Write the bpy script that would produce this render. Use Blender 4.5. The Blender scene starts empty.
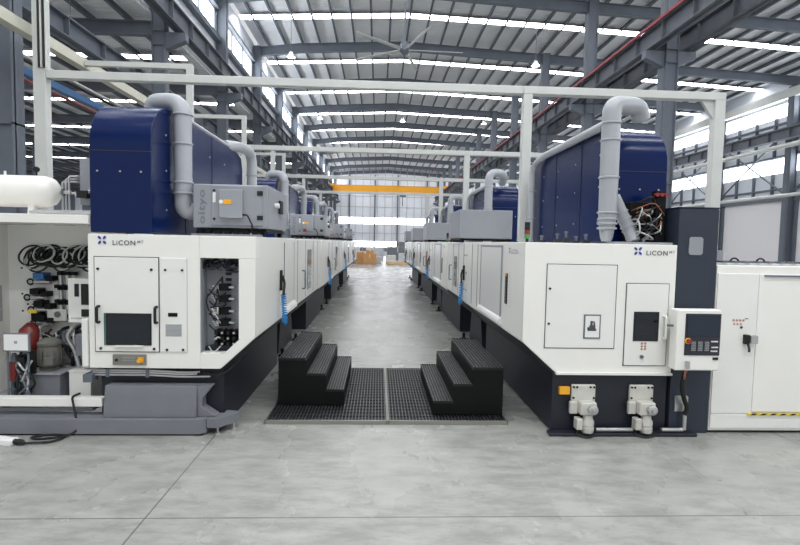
import bpy, bmesh, math, random
from mathutils import Vector, Matrix
random.seed(7)
PI = math.pi
SC = bpy.context.scene
COL = SC.collection

# ------------------------------------------------------------------ materials
def lin(c):
    return tuple(((v/255)/12.92 if v/255 <= .04045 else ((v/255+.055)/1.055)**2.4) for v in c)

def mat(name, rgb, rough=.5, metal=0., noise=0., nscale=6., bump=0., bscale=60., spec=.5, coat=0., emit=None, estr=0.):
    m = bpy.data.materials.new(name); m.use_nodes = True
    nt = m.node_tree; b = nt.nodes['Principled BSDF']
    c = lin(rgb)
    b.inputs['Base Color'].default_value = (*c, 1)
    b.inputs['Roughness'].default_value = rough
    b.inputs['Metallic'].default_value = metal
    b.inputs['Specular IOR Level'].default_value = spec
    b.inputs['Coat Weight'].default_value = coat
    tc = nt.nodes.new('ShaderNodeTexCoord')
    if noise:
        n = nt.nodes.new('ShaderNodeTexNoise'); n.inputs['Scale'].default_value = nscale; n.inputs['Detail'].default_value = 5
        nt.links.new(tc.outputs['Object'], n.inputs['Vector'])
        r = nt.nodes.new('ShaderNodeValToRGB')
        r.color_ramp.elements[0].position = .3; r.color_ramp.elements[1].position = .7
        r.color_ramp.elements[0].color = (*[v*(1-noise) for v in c], 1)
        r.color_ramp.elements[1].color = (*[min(1, v*(1+noise)) for v in c], 1)
        nt.links.new(n.outputs['Fac'], r.inputs['Fac']); nt.links.new(r.outputs['Color'], b.inputs['Base Color'])
    if bump:
        n2 = nt.nodes.new('ShaderNodeTexNoise'); n2.inputs['Scale'].default_value = bscale
        nt.links.new(tc.outputs['Object'], n2.inputs['Vector'])
        bp = nt.nodes.new('ShaderNodeBump'); bp.inputs['Strength'].default_value = bump; bp.inputs['Distance'].default_value = .01
        nt.links.new(n2.outputs['Fac'], bp.inputs['Height']); nt.links.new(bp.outputs['Normal'], b.inputs['Normal'])
    if emit:
        b.inputs['Emission Color'].default_value = (*lin(emit), 1); b.inputs['Emission Strength'].default_value = estr
    return m

M = {}
M['white'] = mat('machine_white_enamel', (238, 236, 230), .32, noise=.015, nscale=2)
M['white2'] = mat('panel_white_enamel', (234, 233, 228), .36, noise=.015, nscale=3)
M['blue'] = mat('navy_blue_sheet', (3, 26, 74), .22, noise=.05, nscale=2, spec=.25)
M['navy'] = mat('slate_navy_enamel', (42, 49, 63), .45, noise=.06, nscale=4)
M['base'] = mat('dark_machine_base', (27, 31, 42), .5, noise=.1, nscale=5)
M['black'] = mat('black_steel', (9, 9, 10), .55, noise=.15, nscale=8, spec=.25)
M['rubber'] = mat('black_rubber', (18, 18, 19), .6)
M['rib'] = mat('worn_glint_rib', (92, 92, 94), .4, metal=.6, noise=.6, nscale=22)  # wear and light glints on black ribs, both put into the lighter colour
M['tray'] = mat('black_tray', (15, 15, 16), .6, noise=.3, nscale=14)
M['edge'] = mat('bare_metal_edge', (150, 148, 142), .5, metal=.5)
M['grey'] = mat('filter_grey_enamel', (146, 149, 155), .42, noise=.03, nscale=4)
M['greyd'] = mat('tank_grey_enamel', (118, 120, 126), .5, noise=.05, nscale=4)
M['pipe'] = mat('duct_grey_plastic', (165, 168, 173), .36, noise=.03, nscale=5)
M['gantry'] = mat('gantry_pale_paint', (196, 198, 194), .5, noise=.04, nscale=3)
M['beige'] = mat('beam_beige_paint', (196, 194, 178), .5, noise=.05, nscale=3)
M['steel'] = mat('structural_steel_paint', (98, 104, 114), .6, noise=.1, nscale=1.5)
M['steel2'] = mat('runway_steel_paint', (90, 94, 102), .6, noise=.12, nscale=1.5)
M['red'] = mat('red_conductor', (142, 44, 50), .5)
M['redp'] = mat('red_enamel', (118, 40, 36), .4)
M['yellow'] = mat('crane_yellow', (240, 168, 40), .5)
M['amber'] = mat('amber_plastic', (240, 170, 40), .4)
M['green'] = mat('green_plastic', (60, 150, 80), .4)
M['glass'] = mat('dark_door_glass', (16, 22, 32), .08, spec=.6)
M['screen'] = mat('dark_screen', (34, 42, 56), .18, spec=.5)
M['keys'] = mat('grey_keys', (150, 152, 156), .5)
M['alu'] = mat('brushed_aluminium', (190, 190, 190), .35, metal=.7)
M['cast'] = mat('cast_motor_grey', (206, 204, 196), .4, metal=.15, noise=.06, nscale=12)
M['logo'] = mat('logo_blue', (44, 52, 150), .4)
M['ink'] = mat('dark_grey_ink', (70, 72, 78), .5)
M['inkl'] = mat('light_grey_ink', (150, 152, 156), .5)
M['hoseb'] = mat('blue_air_hose', (48, 140, 205), .3, coat=.3)
M['blueb'] = mat('blue_valve_body', (30, 105, 165), .4)
M['hosew'] = mat('pale_hose', (190, 192, 188), .45)
M['hoser'] = mat('orange_hose', (165, 92, 66), .45)
M['tag'] = mat('yellow_tag', (232, 205, 70), .5)
M['paper'] = mat('white_paper', (232, 232, 230), .6)
M['olive'] = mat('motor_grey_beige', (108, 106, 100), .5, noise=.15, nscale=8)
M['card'] = mat('brown_cardboard', (200, 150, 98), .7, noise=.1, nscale=3)
M['card2'] = mat('pale_pine_wood', (222, 190, 150), .7, noise=.1, nscale=3)
M['wrap'] = mat('pale_plastic_wrap', (205, 208, 212), .35, noise=.12, nscale=3)
M['duct_blue'] = mat('busbar_blue', (40, 92, 140), .45)
M['wallm'] = mat('pale_wall_sheet', (226, 229, 236), .6, noise=.03, nscale=.6)
M['rolldoor'] = mat('pale_roller_door', (226, 223, 225), .6)
M['pinstripe'] = mat('seam_shadow_gap', (74, 74, 76), .7)
M['lampw'] = mat('lamp_diffuser', (255, 255, 255), .5, emit=(255, 255, 255), estr=9)
M['lamps'] = mat('lamp_shade_metal', (190, 192, 196), .4, metal=.4)
M['day'] = mat('daylit_translucent_panel', (240, 244, 248), .5, emit=(250, 252, 255), estr=14.0)
M['dayw'] = mat('daylit_window_pane', (240, 244, 248), .4, emit=(245, 250, 255), estr=8.0)
M['net'] = mat('grey_vent_mesh', (186, 188, 190), .6)

def ceiling_mat():
    m = bpy.data.materials.new('corrugated_roof_lining'); m.use_nodes = True
    nt = m.node_tree; b = nt.nodes['Principled BSDF']; b.inputs['Roughness'].default_value = .6
    tc = nt.nodes.new('ShaderNodeTexCoord')
    n = nt.nodes.new('ShaderNodeTexNoise'); n.inputs['Scale'].default_value = .8; n.inputs['Detail'].default_value = 6
    nt.links.new(tc.outputs['Object'], n.inputs['Vector'])
    r = nt.nodes.new('ShaderNodeValToRGB')
    r.color_ramp.elements[0].color = (*lin((232, 233, 237)), 1); r.color_ramp.elements[1].color = (*lin((247, 248, 250)), 1)
    nt.links.new(n.outputs['Fac'], r.inputs['Fac']); nt.links.new(r.outputs['Color'], b.inputs['Base Color'])
    w = nt.nodes.new('ShaderNodeTexWave'); w.wave_type = 'BANDS'; w.bands_direction = 'Y' 
    w.inputs['Scale'].default_value = 1.6
    nt.links.new(tc.outputs['Object'], w.inputs['Vector'])
    bp = nt.nodes.new('ShaderNodeBump'); bp.inputs['Strength'].default_value = .35; bp.inputs['Distance'].default_value = .05
    nt.links.new(w.outputs['Fac'], bp.inputs['Height']); nt.links.new(bp.outputs['Normal'], b.inputs['Normal'])
    return m
M['ceil'] = ceiling_mat()

def floor_mat():
    m = bpy.data.materials.new('polished_concrete'); m.use_nodes = True
    nt = m.node_tree; L = nt.links; b = nt.nodes['Principled BSDF']
    geo = nt.nodes.new('ShaderNodeNewGeometry')
    def noise(scale, detail, rough=.6, stretch=None):
        n = nt.nodes.new('ShaderNodeTexNoise'); n.inputs['Scale'].default_value = scale; n.inputs['Detail'].default_value = detail
        n.inputs['Roughness'].default_value = rough
        if stretch:
            mp = nt.nodes.new('ShaderNodeMapping'); mp.inputs['Scale'].default_value = stretch
            mp.inputs['Rotation'].default_value = (0, 0, .5)
            L.new(geo.outputs['Position'], mp.inputs['Vector']); L.new(mp.outputs['Vector'], n.inputs['Vector'])
        else:
            L.new(geo.outputs['Position'], n.inputs['Vector'])
        return n
    n1 = noise(.9, 5, .55, (1.2, .7, 1)); n2 = noise(3.2, 7, .68, (.8, 2.2, 1)); n3 = noise(40, 3)
    r1 = nt.nodes.new('ShaderNodeValToRGB')
    e = r1.color_ramp.elements
    e[0].position = .3; e[0].color = (*lin((142, 143, 138)), 1)
    e[1].position = .7; e[1].color = (*lin((158, 158, 153)), 1)
    L.new(n1.outputs['Fac'], r1.inputs['Fac'])
    def mixc(a, fac, col, out):
        mx = nt.nodes.new('ShaderNodeMix'); mx.data_type = 'RGBA'
        L.new(fac, mx.inputs['Factor']); L.new(a, mx.inputs['A']); mx.inputs['B'].default_value = (*lin(col), 1)
        return mx.outputs['Result']
    def ramp(src, p0, p1, v0, v1):
        r = nt.nodes.new('ShaderNodeMapRange'); r.inputs['From Min'].default_value = p0; r.inputs['From Max'].default_value = p1
        r.inputs['To Min'].default_value = v0; r.inputs['To Max'].default_value = v1; L.new(src, r.inputs['Value']); return r.outputs['Result']
    c = mixc(r1.outputs['Color'], ramp(n2.outputs['Fac'], .36, .64, .42, 0), (112, 114, 111), None)
    c = mixc(c, ramp(n2.outputs['Fac'], .4, .8, 0, .5), (182, 182, 177), None)
    c = mixc(c, ramp(n3.outputs['Fac'], .6, .8, 0, .35), (104, 105, 103), None)
    sp = nt.nodes.new('ShaderNodeSeparateXYZ'); L.new(geo.outputs['Position'], sp.inputs[0])
    def joint(axis, off, period):
        a = nt.nodes.new('ShaderNodeMath'); a.operation = 'SUBTRACT'; L.new(sp.outputs[axis], a.inputs[0]); a.inputs[1].default_value = off
        p = nt.nodes.new('ShaderNodeMath'); p.operation = 'PINGPONG'; L.new(a.outputs[0], p.inputs[0]); p.inputs[1].default_value = period/2
        l = nt.nodes.new('ShaderNodeMath'); l.operation = 'LESS_THAN'; L.new(p.outputs[0], l.inputs[0]); l.inputs[1].default_value = .007
        s = nt.nodes.new('ShaderNodeMath'); s.operation = 'MULTIPLY'; L.new(l.outputs[0], s.inputs[0]); s.inputs[1].default_value = .7
        return s.outputs[0]
    c = mixc(c, joint('X', -1.63, 6.0), (78, 78, 78), None)
    c = mixc(c, joint('Y', 3.53, 6.0), (78, 78, 78), None)
    L.new(c, b.inputs['Base Color'])
    L.new(ramp(n1.outputs['Fac'], .3, .7, .24, .3), b.inputs['Roughness']); b.inputs['Specular IOR Level'].default_value = .34
    bp = nt.nodes.new('ShaderNodeBump'); bp.inputs['Strength'].default_value = .03; bp.inputs['Distance'].default_value = .01
    L.new(n2.outputs['Fac'], bp.inputs['Height']); L.new(bp.outputs['Normal'], b.inputs['Normal'])
    return m
M['floor'] = floor_mat()

# ------------------------------------------------------------------ mesh builder (all coordinates are world coordinates)
class MB:
    def __init__(s):
        s.v, s.f, s.mi, s.cur = [], [], [], 0
    def m(s, i): s.cur = i; return s
    def add(s, vs, fs):
        b = len(s.v); s.v += [tuple(v) for v in vs]
        for f in fs: s.f.append([b+i for i in f]); s.mi.append(s.cur)
        return s
    def box(s, x0, x1, y0, y1, z0, z1):
        x0, x1 = min(x0, x1), max(x0, x1); y0, y1 = min(y0, y1), max(y0, y1); z0, z1 = min(z0, z1), max(z0, z1)
        return s.add([(x0,y0,z0),(x1,y0,z0),(x1,y1,z0),(x0,y1,z0),(x0,y0,z1),(x1,y0,z1),(x1,y1,z1),(x0,y1,z1)],
                     [(0,3,2,1),(4,5,6,7),(0,1,5,4),(1,2,6,5),(2,3,7,6),(3,0,4,7)])
    def prism(s, pts, axis, a, b):
        """pts: polygon; axis 'Y': pts are (x,z); axis 'X': pts are (y,z); axis 'Z': pts are (x,y)"""
        n = len(pts)
        ar = sum(pts[i][0]*pts[(i+1) % n][1]-pts[(i+1) % n][0]*pts[i][1] for i in range(n))
        def P(p, t):
            return {'Y': (p[0], t, p[1]), 'X': (t, p[0], p[1]), 'Z': (p[0], p[1], t)}[axis]
        vs = [P(p, a) for p in pts]+[P(p, b) for p in pts]
        fs = [list(range(n)), list(range(2*n-1, n-1, -1))]+[(i+n, (i+1) % n+n, (i+1) % n, i) for i in range(n)]
        s.add(vs, fs); return s
    def tube(s, pts, r, n=10, r1=None, cap=True, closed=False):
        pts = [Vector(p) for p in pts]; k = len(pts)
        up = Vector((0, 0, 1)); t0 = (pts[1]-pts[0]).normalized()
        if abs(t0.dot(up)) > .9: up = Vector((1, 0, 0))
        nrm = (up-t0*up.dot(t0)).normalized(); vs = []
        for i, p in enumerate(pts):
            if closed: t = (pts[(i+1) % k]-pts[i-1]).normalized()
            else: t = (pts[min(i+1, k-1)]-pts[max(i-1, 0)]).normalized()
            nrm = (nrm-t*nrm.dot(t)).normalized(); bn = t.cross(nrm)
            rr = r if r1 is None else r+(r1-r)*i/(k-1)
            if isinstance(r, (list, tuple)): rr = r[i]
            for j in range(n):
                a = 2*PI*j/n; vs.append(p+(nrm*math.cos(a)+bn*math.sin(a))*rr)
        fs = [(i*n+j, i*n+(j+1) % n, (i+1)*n+(j+1) % n, (i+1)*n+j) for i in range(k-1) for j in range(n)]
        if closed: fs += [((k-1)*n+j, (k-1)*n+(j+1) % n, (j+1) % n, j) for j in range(n)]
        elif cap: fs += [list(range(n-1, -1, -1)), [(k-1)*n+j for j in range(n)]]
        return s.add(vs, fs)
    def cyl(s, p0, p1, r, n=16, r1=None): return s.tube([p0, p1], r, n, r1)
    def lathe(s, prof, c, axis='Z', n=24):
        """prof: (radius, height) pairs"""
        vs = []
        for r, h in prof:
            for j in range(n):
                a = 2*PI*j/n; u, w = r*math.cos(a), r*math.sin(a)
                vs.append({'Z': (c[0]+u, c[1]+w, c[2]+h), 'X': (c[0]+h, c[1]+u, c[2]+w), 'Y': (c[0]+u, c[1]+h, c[2]+w)}[axis])
        k = len(prof)
        fs = [(i*n+j, i*n+(j+1) % n, (i+1)*n+(j+1) % n, (i+1)*n+j) for i in range(k-1) for j in range(n)]
        fs += [list(range(n-1, -1, -1)), [(k-1)*n+j for j in range(n)]]
        return s.add(vs, fs)
    def ring(s, c, r, w, axis='Z', n=28, rr=6):
        pts = []
        for j in range(n):
            a = 2*PI*j/n; u, v = r*math.cos(a), r*math.sin(a)
            pts.append({'Z': (c[0]+u, c[1]+v, c[2]), 'X': (c[0], c[1]+u, c[2]+v), 'Y': (c[0]+u, c[1], c[2]+v)}[axis])
        return s.tube(pts, w, rr, closed=True)
    def build(s, name, mats, parent=None, bevel=0., smooth=True, org=None):
        me = bpy.data.meshes.new(name)
        o = Vector((0, 0, 0))
        if parent is not None:
            q = parent
            while q is not None: o += q.location; q = q.parent
        loc = Vector((0, 0, 0))
        if parent is None or org:
            if org: loc = Vector(org)-o
            elif s.v:
                xs = list(zip(*s.v)); loc = Vector(((min(xs[0])+max(xs[0]))/2, (min(xs[1])+max(xs[1]))/2, min(xs[2])))
        me.from_pydata([Vector(v)-o-loc for v in s.v], [], s.f)
        if not isinstance(mats, (list, tuple)): mats = [mats]
        for m in mats: me.materials.append(m)
        me.polygons.foreach_set('material_index', s.mi)
        if not name.startswith('window_'):
            bm = bmesh.new(); bm.from_mesh(me); bmesh.ops.recalc_face_normals(bm, faces=bm.faces); bm.to_mesh(me); bm.free()
        if smooth:
            me.polygons.foreach_set('use_smooth', [True]*len(me.polygons)); me.set_sharp_from_angle(angle=math.radians(38))
        ob = bpy.data.objects.new(name, me); COL.objects.link(ob); ob.location = loc
        if parent is not None: ob.parent = parent
        if bevel:
            b = ob.modifiers.new('edge', 'BEVEL'); b.width = bevel; b.segments = 2; b.limit_method = 'ANGLE'; b.angle_limit = math.radians(50)
            b.harden_normals = True
        return ob

def tag(o, label=None, cat=None, group=None, kind=None):
    if label: o['label'] = label
    if cat: o['category'] = cat
    if group: o['group'] = group
    if kind: o['kind'] = kind
    return o
def thing(name, label, cat, loc, group=None):
    o = bpy.data.objects.new(name, None); o.empty_display_size = .2; COL.objects.link(o); o.location = loc
    return tag(o, label, cat, group)
def struct(o): o['kind'] = 'structure'; return o
def copy_tree(o, parent=None):
    c = o.copy(); COL.objects.link(c)
    if parent is not None: c.parent = parent
    for ch in list(o.children): copy_tree(ch, c)
    return c
def dup(o, dx=0, dy=0, dz=0, label=None, group=None):
    c = copy_tree(o); c.location = o.location+Vector((dx, dy, dz))
    if label: c['label'] = label
    if group: c['group'] = group
    return c
def B(name, m, parent, x0, x1, y0, y1, z0, z1, bevel=0.): return MB().box(x0, x1, y0, y1, z0, z1).build(name, m, parent, bevel)
def arc(c, r, a0, a1, n, u, v):
    """points of an arc about c, in the plane of the vectors u, v"""
    c, u, v = Vector(c), Vector(u), Vector(v)
    return [c+u*(r*math.cos(a0+(a1-a0)*i/n))+v*(r*math.sin(a0+(a1-a0)*i/n)) for i in range(n+1)]
def fillet(pts, r, n=6):
    """round the corners of a polyline"""
    P = [Vector(p) for p in pts]; out = [P[0]]
    for i in range(1, len(P)-1):
        a, b, c = P[i-1], P[i], P[i+1]
        rr = min(r, (a-b).length*.49, (c-b).length*.49)
        p, q = b+(a-b).normalized()*rr, b+(c-b).normalized()*rr
        for k in range(n+1):
            t = k/n; out.append(p*(1-t)**2+b*2*t*(1-t)+q*t*t)
    out.append(P[-1]); return out
def hang(p, q, sag, n=10):
    p, q = Vector(p), Vector(q)
    return [p.lerp(q, i/n)-Vector((0, 0, sag*4*(i/n)*(1-i/n))) for i in range(n+1)]
def lettering(name, body, m, parent, o, u, v, w, h, depth=.002):
    """real lettering: origin at the lower left, spread over w along u and h along v"""
    cu = bpy.data.curves.new('t', 'FONT'); cu.body = body; cu.resolution_u = 3; cu.space_character = 1.12; cu.offset = .01
    ob = bpy.data.objects.new('t', cu); COL.objects.link(ob)
    bpy.context.view_layer.update()
    me = bpy.data.meshes.new_from_object(ob.evaluated_get(bpy.context.evaluated_depsgraph_get()))
    bpy.data.objects.remove(ob); bpy.data.curves.remove(cu)
    vs = [p.co.copy() for p in me.vertices]; fs = [list(p.vertices) for p in me.polygons]; bpy.data.meshes.remove(me)
    x0, x1 = min(p.x for p in vs), max(p.x for p in vs); y0, y1 = min(p.y for p in vs), max(p.y for p in vs)
    u, v, o = Vector(u), Vector(v), Vector(o); nrm = u.cross(v)
    mb = MB(); n = len(vs)
    q = [o+u*((p.x-x0)/(x1-x0)*w)+v*((p.y-y0)/(y1-y0)*h)+nrm*depth for p in vs]
    mb.add(q, fs)
    return mb.build(name, m, parent, smooth=False)
def logo(parent, o, u, v, s, nm='logo_emblem'):
    """four pointed petals set in a cross, as on the machines"""
    u, v, o = Vector(u), Vector(v), Vector(o); nrm = u.cross(v); mb = MB()
    for k in range(4):
        a = PI/4+k*PI/2; d = u*math.cos(a)+v*math.sin(a); e = u*-math.sin(a)+v*math.cos(a)
        pts = []
        for t, wd in ((.16, 0), (.3, .13), (.5, .19), (.68, .16), (.8, .0), (.64, -.13), (.42, -.17), (.26, -.1)):
            pts.append(o+(d*t+e*wd)*s+nrm*.002)
        mb.add(pts, [list(range(8))])
    return mb.build(nm, M['logo'], parent, smooth=False)

X_ = (1, 0, 0); Y_ = (0, 1, 0); Z_ = (0, 0, 1)
GRID = [3.6+6*i for i in range(13)]           # column lines of the hall
YB = -8.0; YF = 75.6
XL, XR, XW = -6.6, 8.95, 23.45

# ================================================================== the hall
fl = MB().box(-44.6, XW+.3, YB, YF+.4, -.2, 0).build('floor', M['floor'], smooth=False); struct(fl)

def roof_sheet(name, poly, thick=.06):
    mb = MB()
    for (xa, za), (xb, zb) in zip(poly, poly[1:]):
        mb.add([(xa, YB, za), (xb, YB, zb), (xb, YF, zb), (xa, YF, za), (xa, YB, za+thick), (xb, YB, zb+thick), (xb, YF, zb+thick), (xa, YF, za+thick)],
               [(0,3,2,1),(4,5,6,7),(0,1,5,4),(1,2,6,5),(2,3,7,6),(3,0,4,7)])
    return struct(mb.build(name, M['ceil'], smooth=False))
RP = [(XL-.1, 12.62), (1.25, 13.0), (XR, 12.72), (XW+.2, 11.98)]
def zr(x):
    for (xa, za), (xb, zb) in zip(RP, RP[1:]):
        if xa <= x <= xb: return za+(zb-za)*(x-xa)/(xb-xa)
    return 12.
ceil = roof_sheet('ceiling', RP)
def purlin(par, x, z):
    MB().box(x-.02, x+.02, YB, YF, z-.17, z-.005).box(x-.05, x+.05, YB, YF, z-.18, z-.165).build('purlin', M['steel'], par, smooth=False)
x = XL+.5
while x < XW: purlin(ceil, x, zr(x)); x += .93
LP = [(-44.4, 8.55), (XL-.3, 8.62)]
ceil2 = roof_sheet('ceiling_side', LP)
x = -43.8
while x < XL-.4: purlin(ceil2, x, 8.57); x += 1.1
# daylit strips, one across every bay
wn = 0
def win(mb, m):
    global wn
    wn += 1; return struct(mb.build('window_%d' % wn, m, smooth=False))
for yb in [0.6]+[g+3 for g in GRID[:-1]]:
    mb = MB()
    for (xa, za), (xb, zb) in zip(RP, RP[1:]):
        y0, y1 = yb-.25, yb+.25; d = .15
        mb.add([(xa, y0, za-d), (xb, y0, zb-d), (xb, y1, zb-d), (xa, y1, za-d), (xa, y0, za-.12), (xb, y0, zb-.12), (xb, y1, zb-.12), (xa, y1, za-.12)],
               [(4,5,6,7),(0,1,5,4),(1,2,6,5),(2,3,7,6),(3,0,4,7)])
        mb.m(1).add([mb.v[-8], mb.v[-7], mb.v[-6], mb.v[-5]], [(0,3,2,1)]).m(0)
    win(mb, [M['lamps'], M['day']])
    win(MB().m(0).box(-44, XL-.4, yb-.2, yb+.2, 8.412, 8.45).m(1).add([(-44, yb-.2, 8.411), (XL-.4, yb-.2, 8.411), (XL-.4, yb+.2, 8.411), (-44, yb+.2, 8.411)], [(0,3,2,1)]), [M['lamps'], M['day']])

def ibeam_x(mb, x0, z0, x1, z1, y, d, w=.22, t=.03):
    """I beam along X from (x0,z0) to (x1,z1) (underside), depth d"""
    for (a, b, ww) in ((0, t, w), (d-t, d, w), (t, d-t, .03)):
        mb.add([(x0, y-ww/2, z0+a), (x1, y-ww/2, z1+a), (x1, y+ww/2, z1+a), (x0, y+ww/2, z0+a), (x0, y-ww/2, z0+b), (x1, y-ww/2, z1+b), (x1, y+ww/2, z1+b), (x0, y+ww/2, z0+b)],
               [(0,3,2,1),(4,5,6,7),(0,1,5,4),(1,2,6,5),(2,3,7,6),(3,0,4,7)])
for g in GRID:
    mb = MB(); k = .37
    pts = [(XL, zr(XL)-.26-.62), (XL+2.2, zr(XL+2.2)-.26-.45), (1.25, 13-.26-.42)]
    pts2 = [(1.25, 13-.26-.42), (XR, zr(XR)-.26-.55), (XW, zr(XW)-.26-.5)]
    for P in (pts, pts2):
        for (xa, za), (xb, zb) in zip(P, P[1:]):
            ibeam_x(mb, xa, za, xb, zb, g, .46)
    mb.box(XL, XL+.03, g-.11, g+.11, zr(XL)-.9, zr(XL)-.3)
    struct(mb.build('rafter_beam', M['steel'], smooth=False))
    mb = MB(); ibeam_x(mb, -44.2, 8.0, XL-.2, 8.0, g, .4)
    struct(mb.build('rafter_beam', M['steel'], smooth=False))

def hcol(x, y, z1, w=.42, d=.45, corb=()):
    mb = MB().box(x-w/2, x-w/2+.03, y-d/2, y+d/2, 0, z1).box(x+w/2-.03, x+w/2, y-d/2, y+d/2, 0, z1).box(x-w/2, x+w/2, y-d/2+.06, y-d/2+.09, 0, z1)
    for s in corb:
        mb.prism([(x+s*w/2, 7.6), (x+s*(w/2+.6), 7.85), (x+s*(w/2+.6), 8.08), (x+s*w/2, 8.08)], 'Y', y-.12, y+.12)
    for z in (4.0, 7.7, 8.1):
        mb.box(x-w/2, x+w/2, y-d/2, y+d/2, z, z+.03)
    return struct(mb.build('steel_column', M['steel'], smooth=False))
for g in GRID[1:]:
    hcol(XL if g > 10 else XL-.2, g, zr(XL)-.35, .38, .32, corb=(1,) if g > 10 else ())
    hcol(XR, g, zr(XR)-.3, .4, corb=(-1, 1))
    if g > 16: hcol(-22, g, 8.0, .4)
    hcol(XW-.25, g, 11.2, .4)

def runway(x, z=8.15, m='steel2', d=.58):
    mb = MB().box(x-.15, x+.15, GRID[0], YF-.5, z, z+.03).box(x-.15, x+.15, GRID[0], YF-.5, z+d-.03, z+d).box(x-.02, x+.02, GRID[0], YF-.5, z, z+d)
    y = GRID[0]+.75
    while y < YF-1: mb.box(x-.14, x+.14, y-.012, y+.012, z, z+d); y += 1.5
    mb.box(x-.04, x+.04, GRID[0], YF-.5, z+d, z+d+.09)
    return struct(mb.build('crane_runway_beam', M[m], smooth=False))
runway(XL+.55); runway(XL-.55, 6.45, 'steel', .45); rb = runway(XR-.55); runway(XR+.55); runway(XW-.95)
c = MB()
c.box(XR-.79, XR-.74, GRID[0], YF-.5, 8.7, 8.78)
tag(c.build('conductor_rail', M['red'], smooth=False), 'red conductor rail running along the top of the crane runway beam', 'rail')

# clerestory over the row of columns, and the outer walls
struct(MB().box(XL-.32, XL-.25, YB, YF, 8.7, 10.35).box(XL-.32, XL-.25, YB, YF, 11.35, 12.5).build('wall_clerestory', M['wallm'], smooth=False))
struct(MB().box(XL-.24, XL-.02, YB, YF, 10.1, 10.3).box(XL-.24, XL-.05, YB, YF, 11.4, 11.5).box(XL-.24, XL-.02, YB, YF, 8.9, 9.1).build('trim_1', M['steel'], smooth=False))
for g in GRID[:-1]:
    mb = MB().m(0).box(XL-.31, XL-.27, g+.3, g+5.7, 10.35, 11.35).m(1)
    for y in (g+.3, g+2.1, g+3.9, g+5.7): mb.box(XL-.34, XL-.2, y-.05, y+.05, 10.35, 11.35)
    win(mb, [M['dayw'], M['steel']])
struct(MB().box(-44.6, -44.4, YB, YF, 0, 8.6).build('wall_left', M['steel'], smooth=False))
# wall on the side of the control panel
mb = MB()
for z0, z1 in ((0, 6.5), (7.35, 9.75), (10.5, 12.0)): mb.box(XW+.05, XW+.2, YB, YF, z0, z1)
struct(mb.build('wall_right', M['wallm'], smooth=False))
win(MB().box(XW+.08, XW+.14, YB, YF, 6.5, 7.35), M['dayw']); win(MB().box(XW+.08, XW+.14, YB, YF, 9.75, 10.5), M['dayw'])
mb = MB()
y = GRID[3]
while y < YF:
    mb.box(XW-.1, XW+.05, y-.05, y+.05, 4.95, 6.5).box(XW-.1, XW+.05, y-.05, y+.05, 7.35, 9.75); y += 1.5
for z in (5.5, 7.4, 9.3): mb.box(XW-.08, XW+.05, YB, YF, z, z+.1)
struct(mb.build('trim_2', M['steel'], smooth=False))
mb = MB().box(XW-.5, XW-.2, YB, YF, 10.6, 11.1); struct(mb.build('trim_3', M['gantry'], smooth=False))
struct(MB().box(XW-.15, XW+.05, YB, YF, 4.85, 5.1).build('trim_4', M['steel'], smooth=False))
for i, g in enumerate(GRID[3:7]):
    d = MB().m(0).box(XW-.03, XW+.04, g+.5, g+5.5, 0, 4.85).m(1).box(XW-.12, XW+.04, g+.3, g+.5, 0, 4.9).box(XW-.12, XW+.04, g+5.5, g+5.7, 0, 4.9)
    struct(d.build('door_%d' % (i+1), [M['rolldoor'], M['steel']], smooth=False))
for g in GRID[3:8]:
    o = MB()
    for (ya, za, yb_, zb) in ((g+.2, 8.9, g+5.8, 5.2), ): o.cyl((XW-.35, ya, za), (XW-.35, yb_, zb), .05, 8).cyl((XW-.35, yb_, za), (XW-.35, ya, zb), .05, 8)
    struct(o.build('wall_brace_trim', M['steel'], smooth=False))
tag(MB().cyl((XW-1.3, YB, 7.7), (XW-1.3, YF-1, 7.7), .13, 12).cyl((XW-1.2, YB, 5.0), (XW-1.2, YF-1, 5.0), .1, 12).build('utility_pipe', M['gantry']), 'pale utility pipes running along the outer wall beside the crane runway', 'pipe')
# far wall
mb = MB()
for z0, z1 in ((0, .6), (2.1, 4.7), (5.65, 7.9), (7.9, 13)): mb.box(-44.4 if z1 < 8 else XL-.3, XW+.2, YF, YF+.2, z0, z1)
struct(mb.build('wall_far', M['wallm'], smooth=False))
win(MB().box(-20, XW, YF+.03, YF+.1, 4.7, 5.65), M['dayw'])
win(MB().box(-6.3, 2.7, YF+.03, YF+.1, 1.25, 2.1), M['dayw'])
win(MB().box(7, XW, YF+.03, YF+.1, .6, 2.1), M['dayw'])
struct(MB().box(-6.3, 2.7, YF, YF+.15, .6, 1.25).build('wall_sill', M['greyd'], smooth=False)); struct(MB().box(2.7, 7, YF, YF+.15, .6, 2.1).build('door_9', M['greyd'], smooth=False))
mb = MB()
x = -20
while x < XW: mb.box(x-.04, x+.04, YF-.06, YF, 0, 13); x += 1.1
for z in (3.3, 7.2, 8.8, 10.4): mb.box(-20.3, XW, YF-.07, YF, z, z+.08)
struct(mb.build('trim_5', M['net'], smooth=False))
for x in (-4.4, -.6, 2.8, 7.2): struct(MB().box(x-.09, x+.09, YF-.3, YF-.07, 0, 12).build('steel_column', M['steel'], smooth=False))

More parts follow.
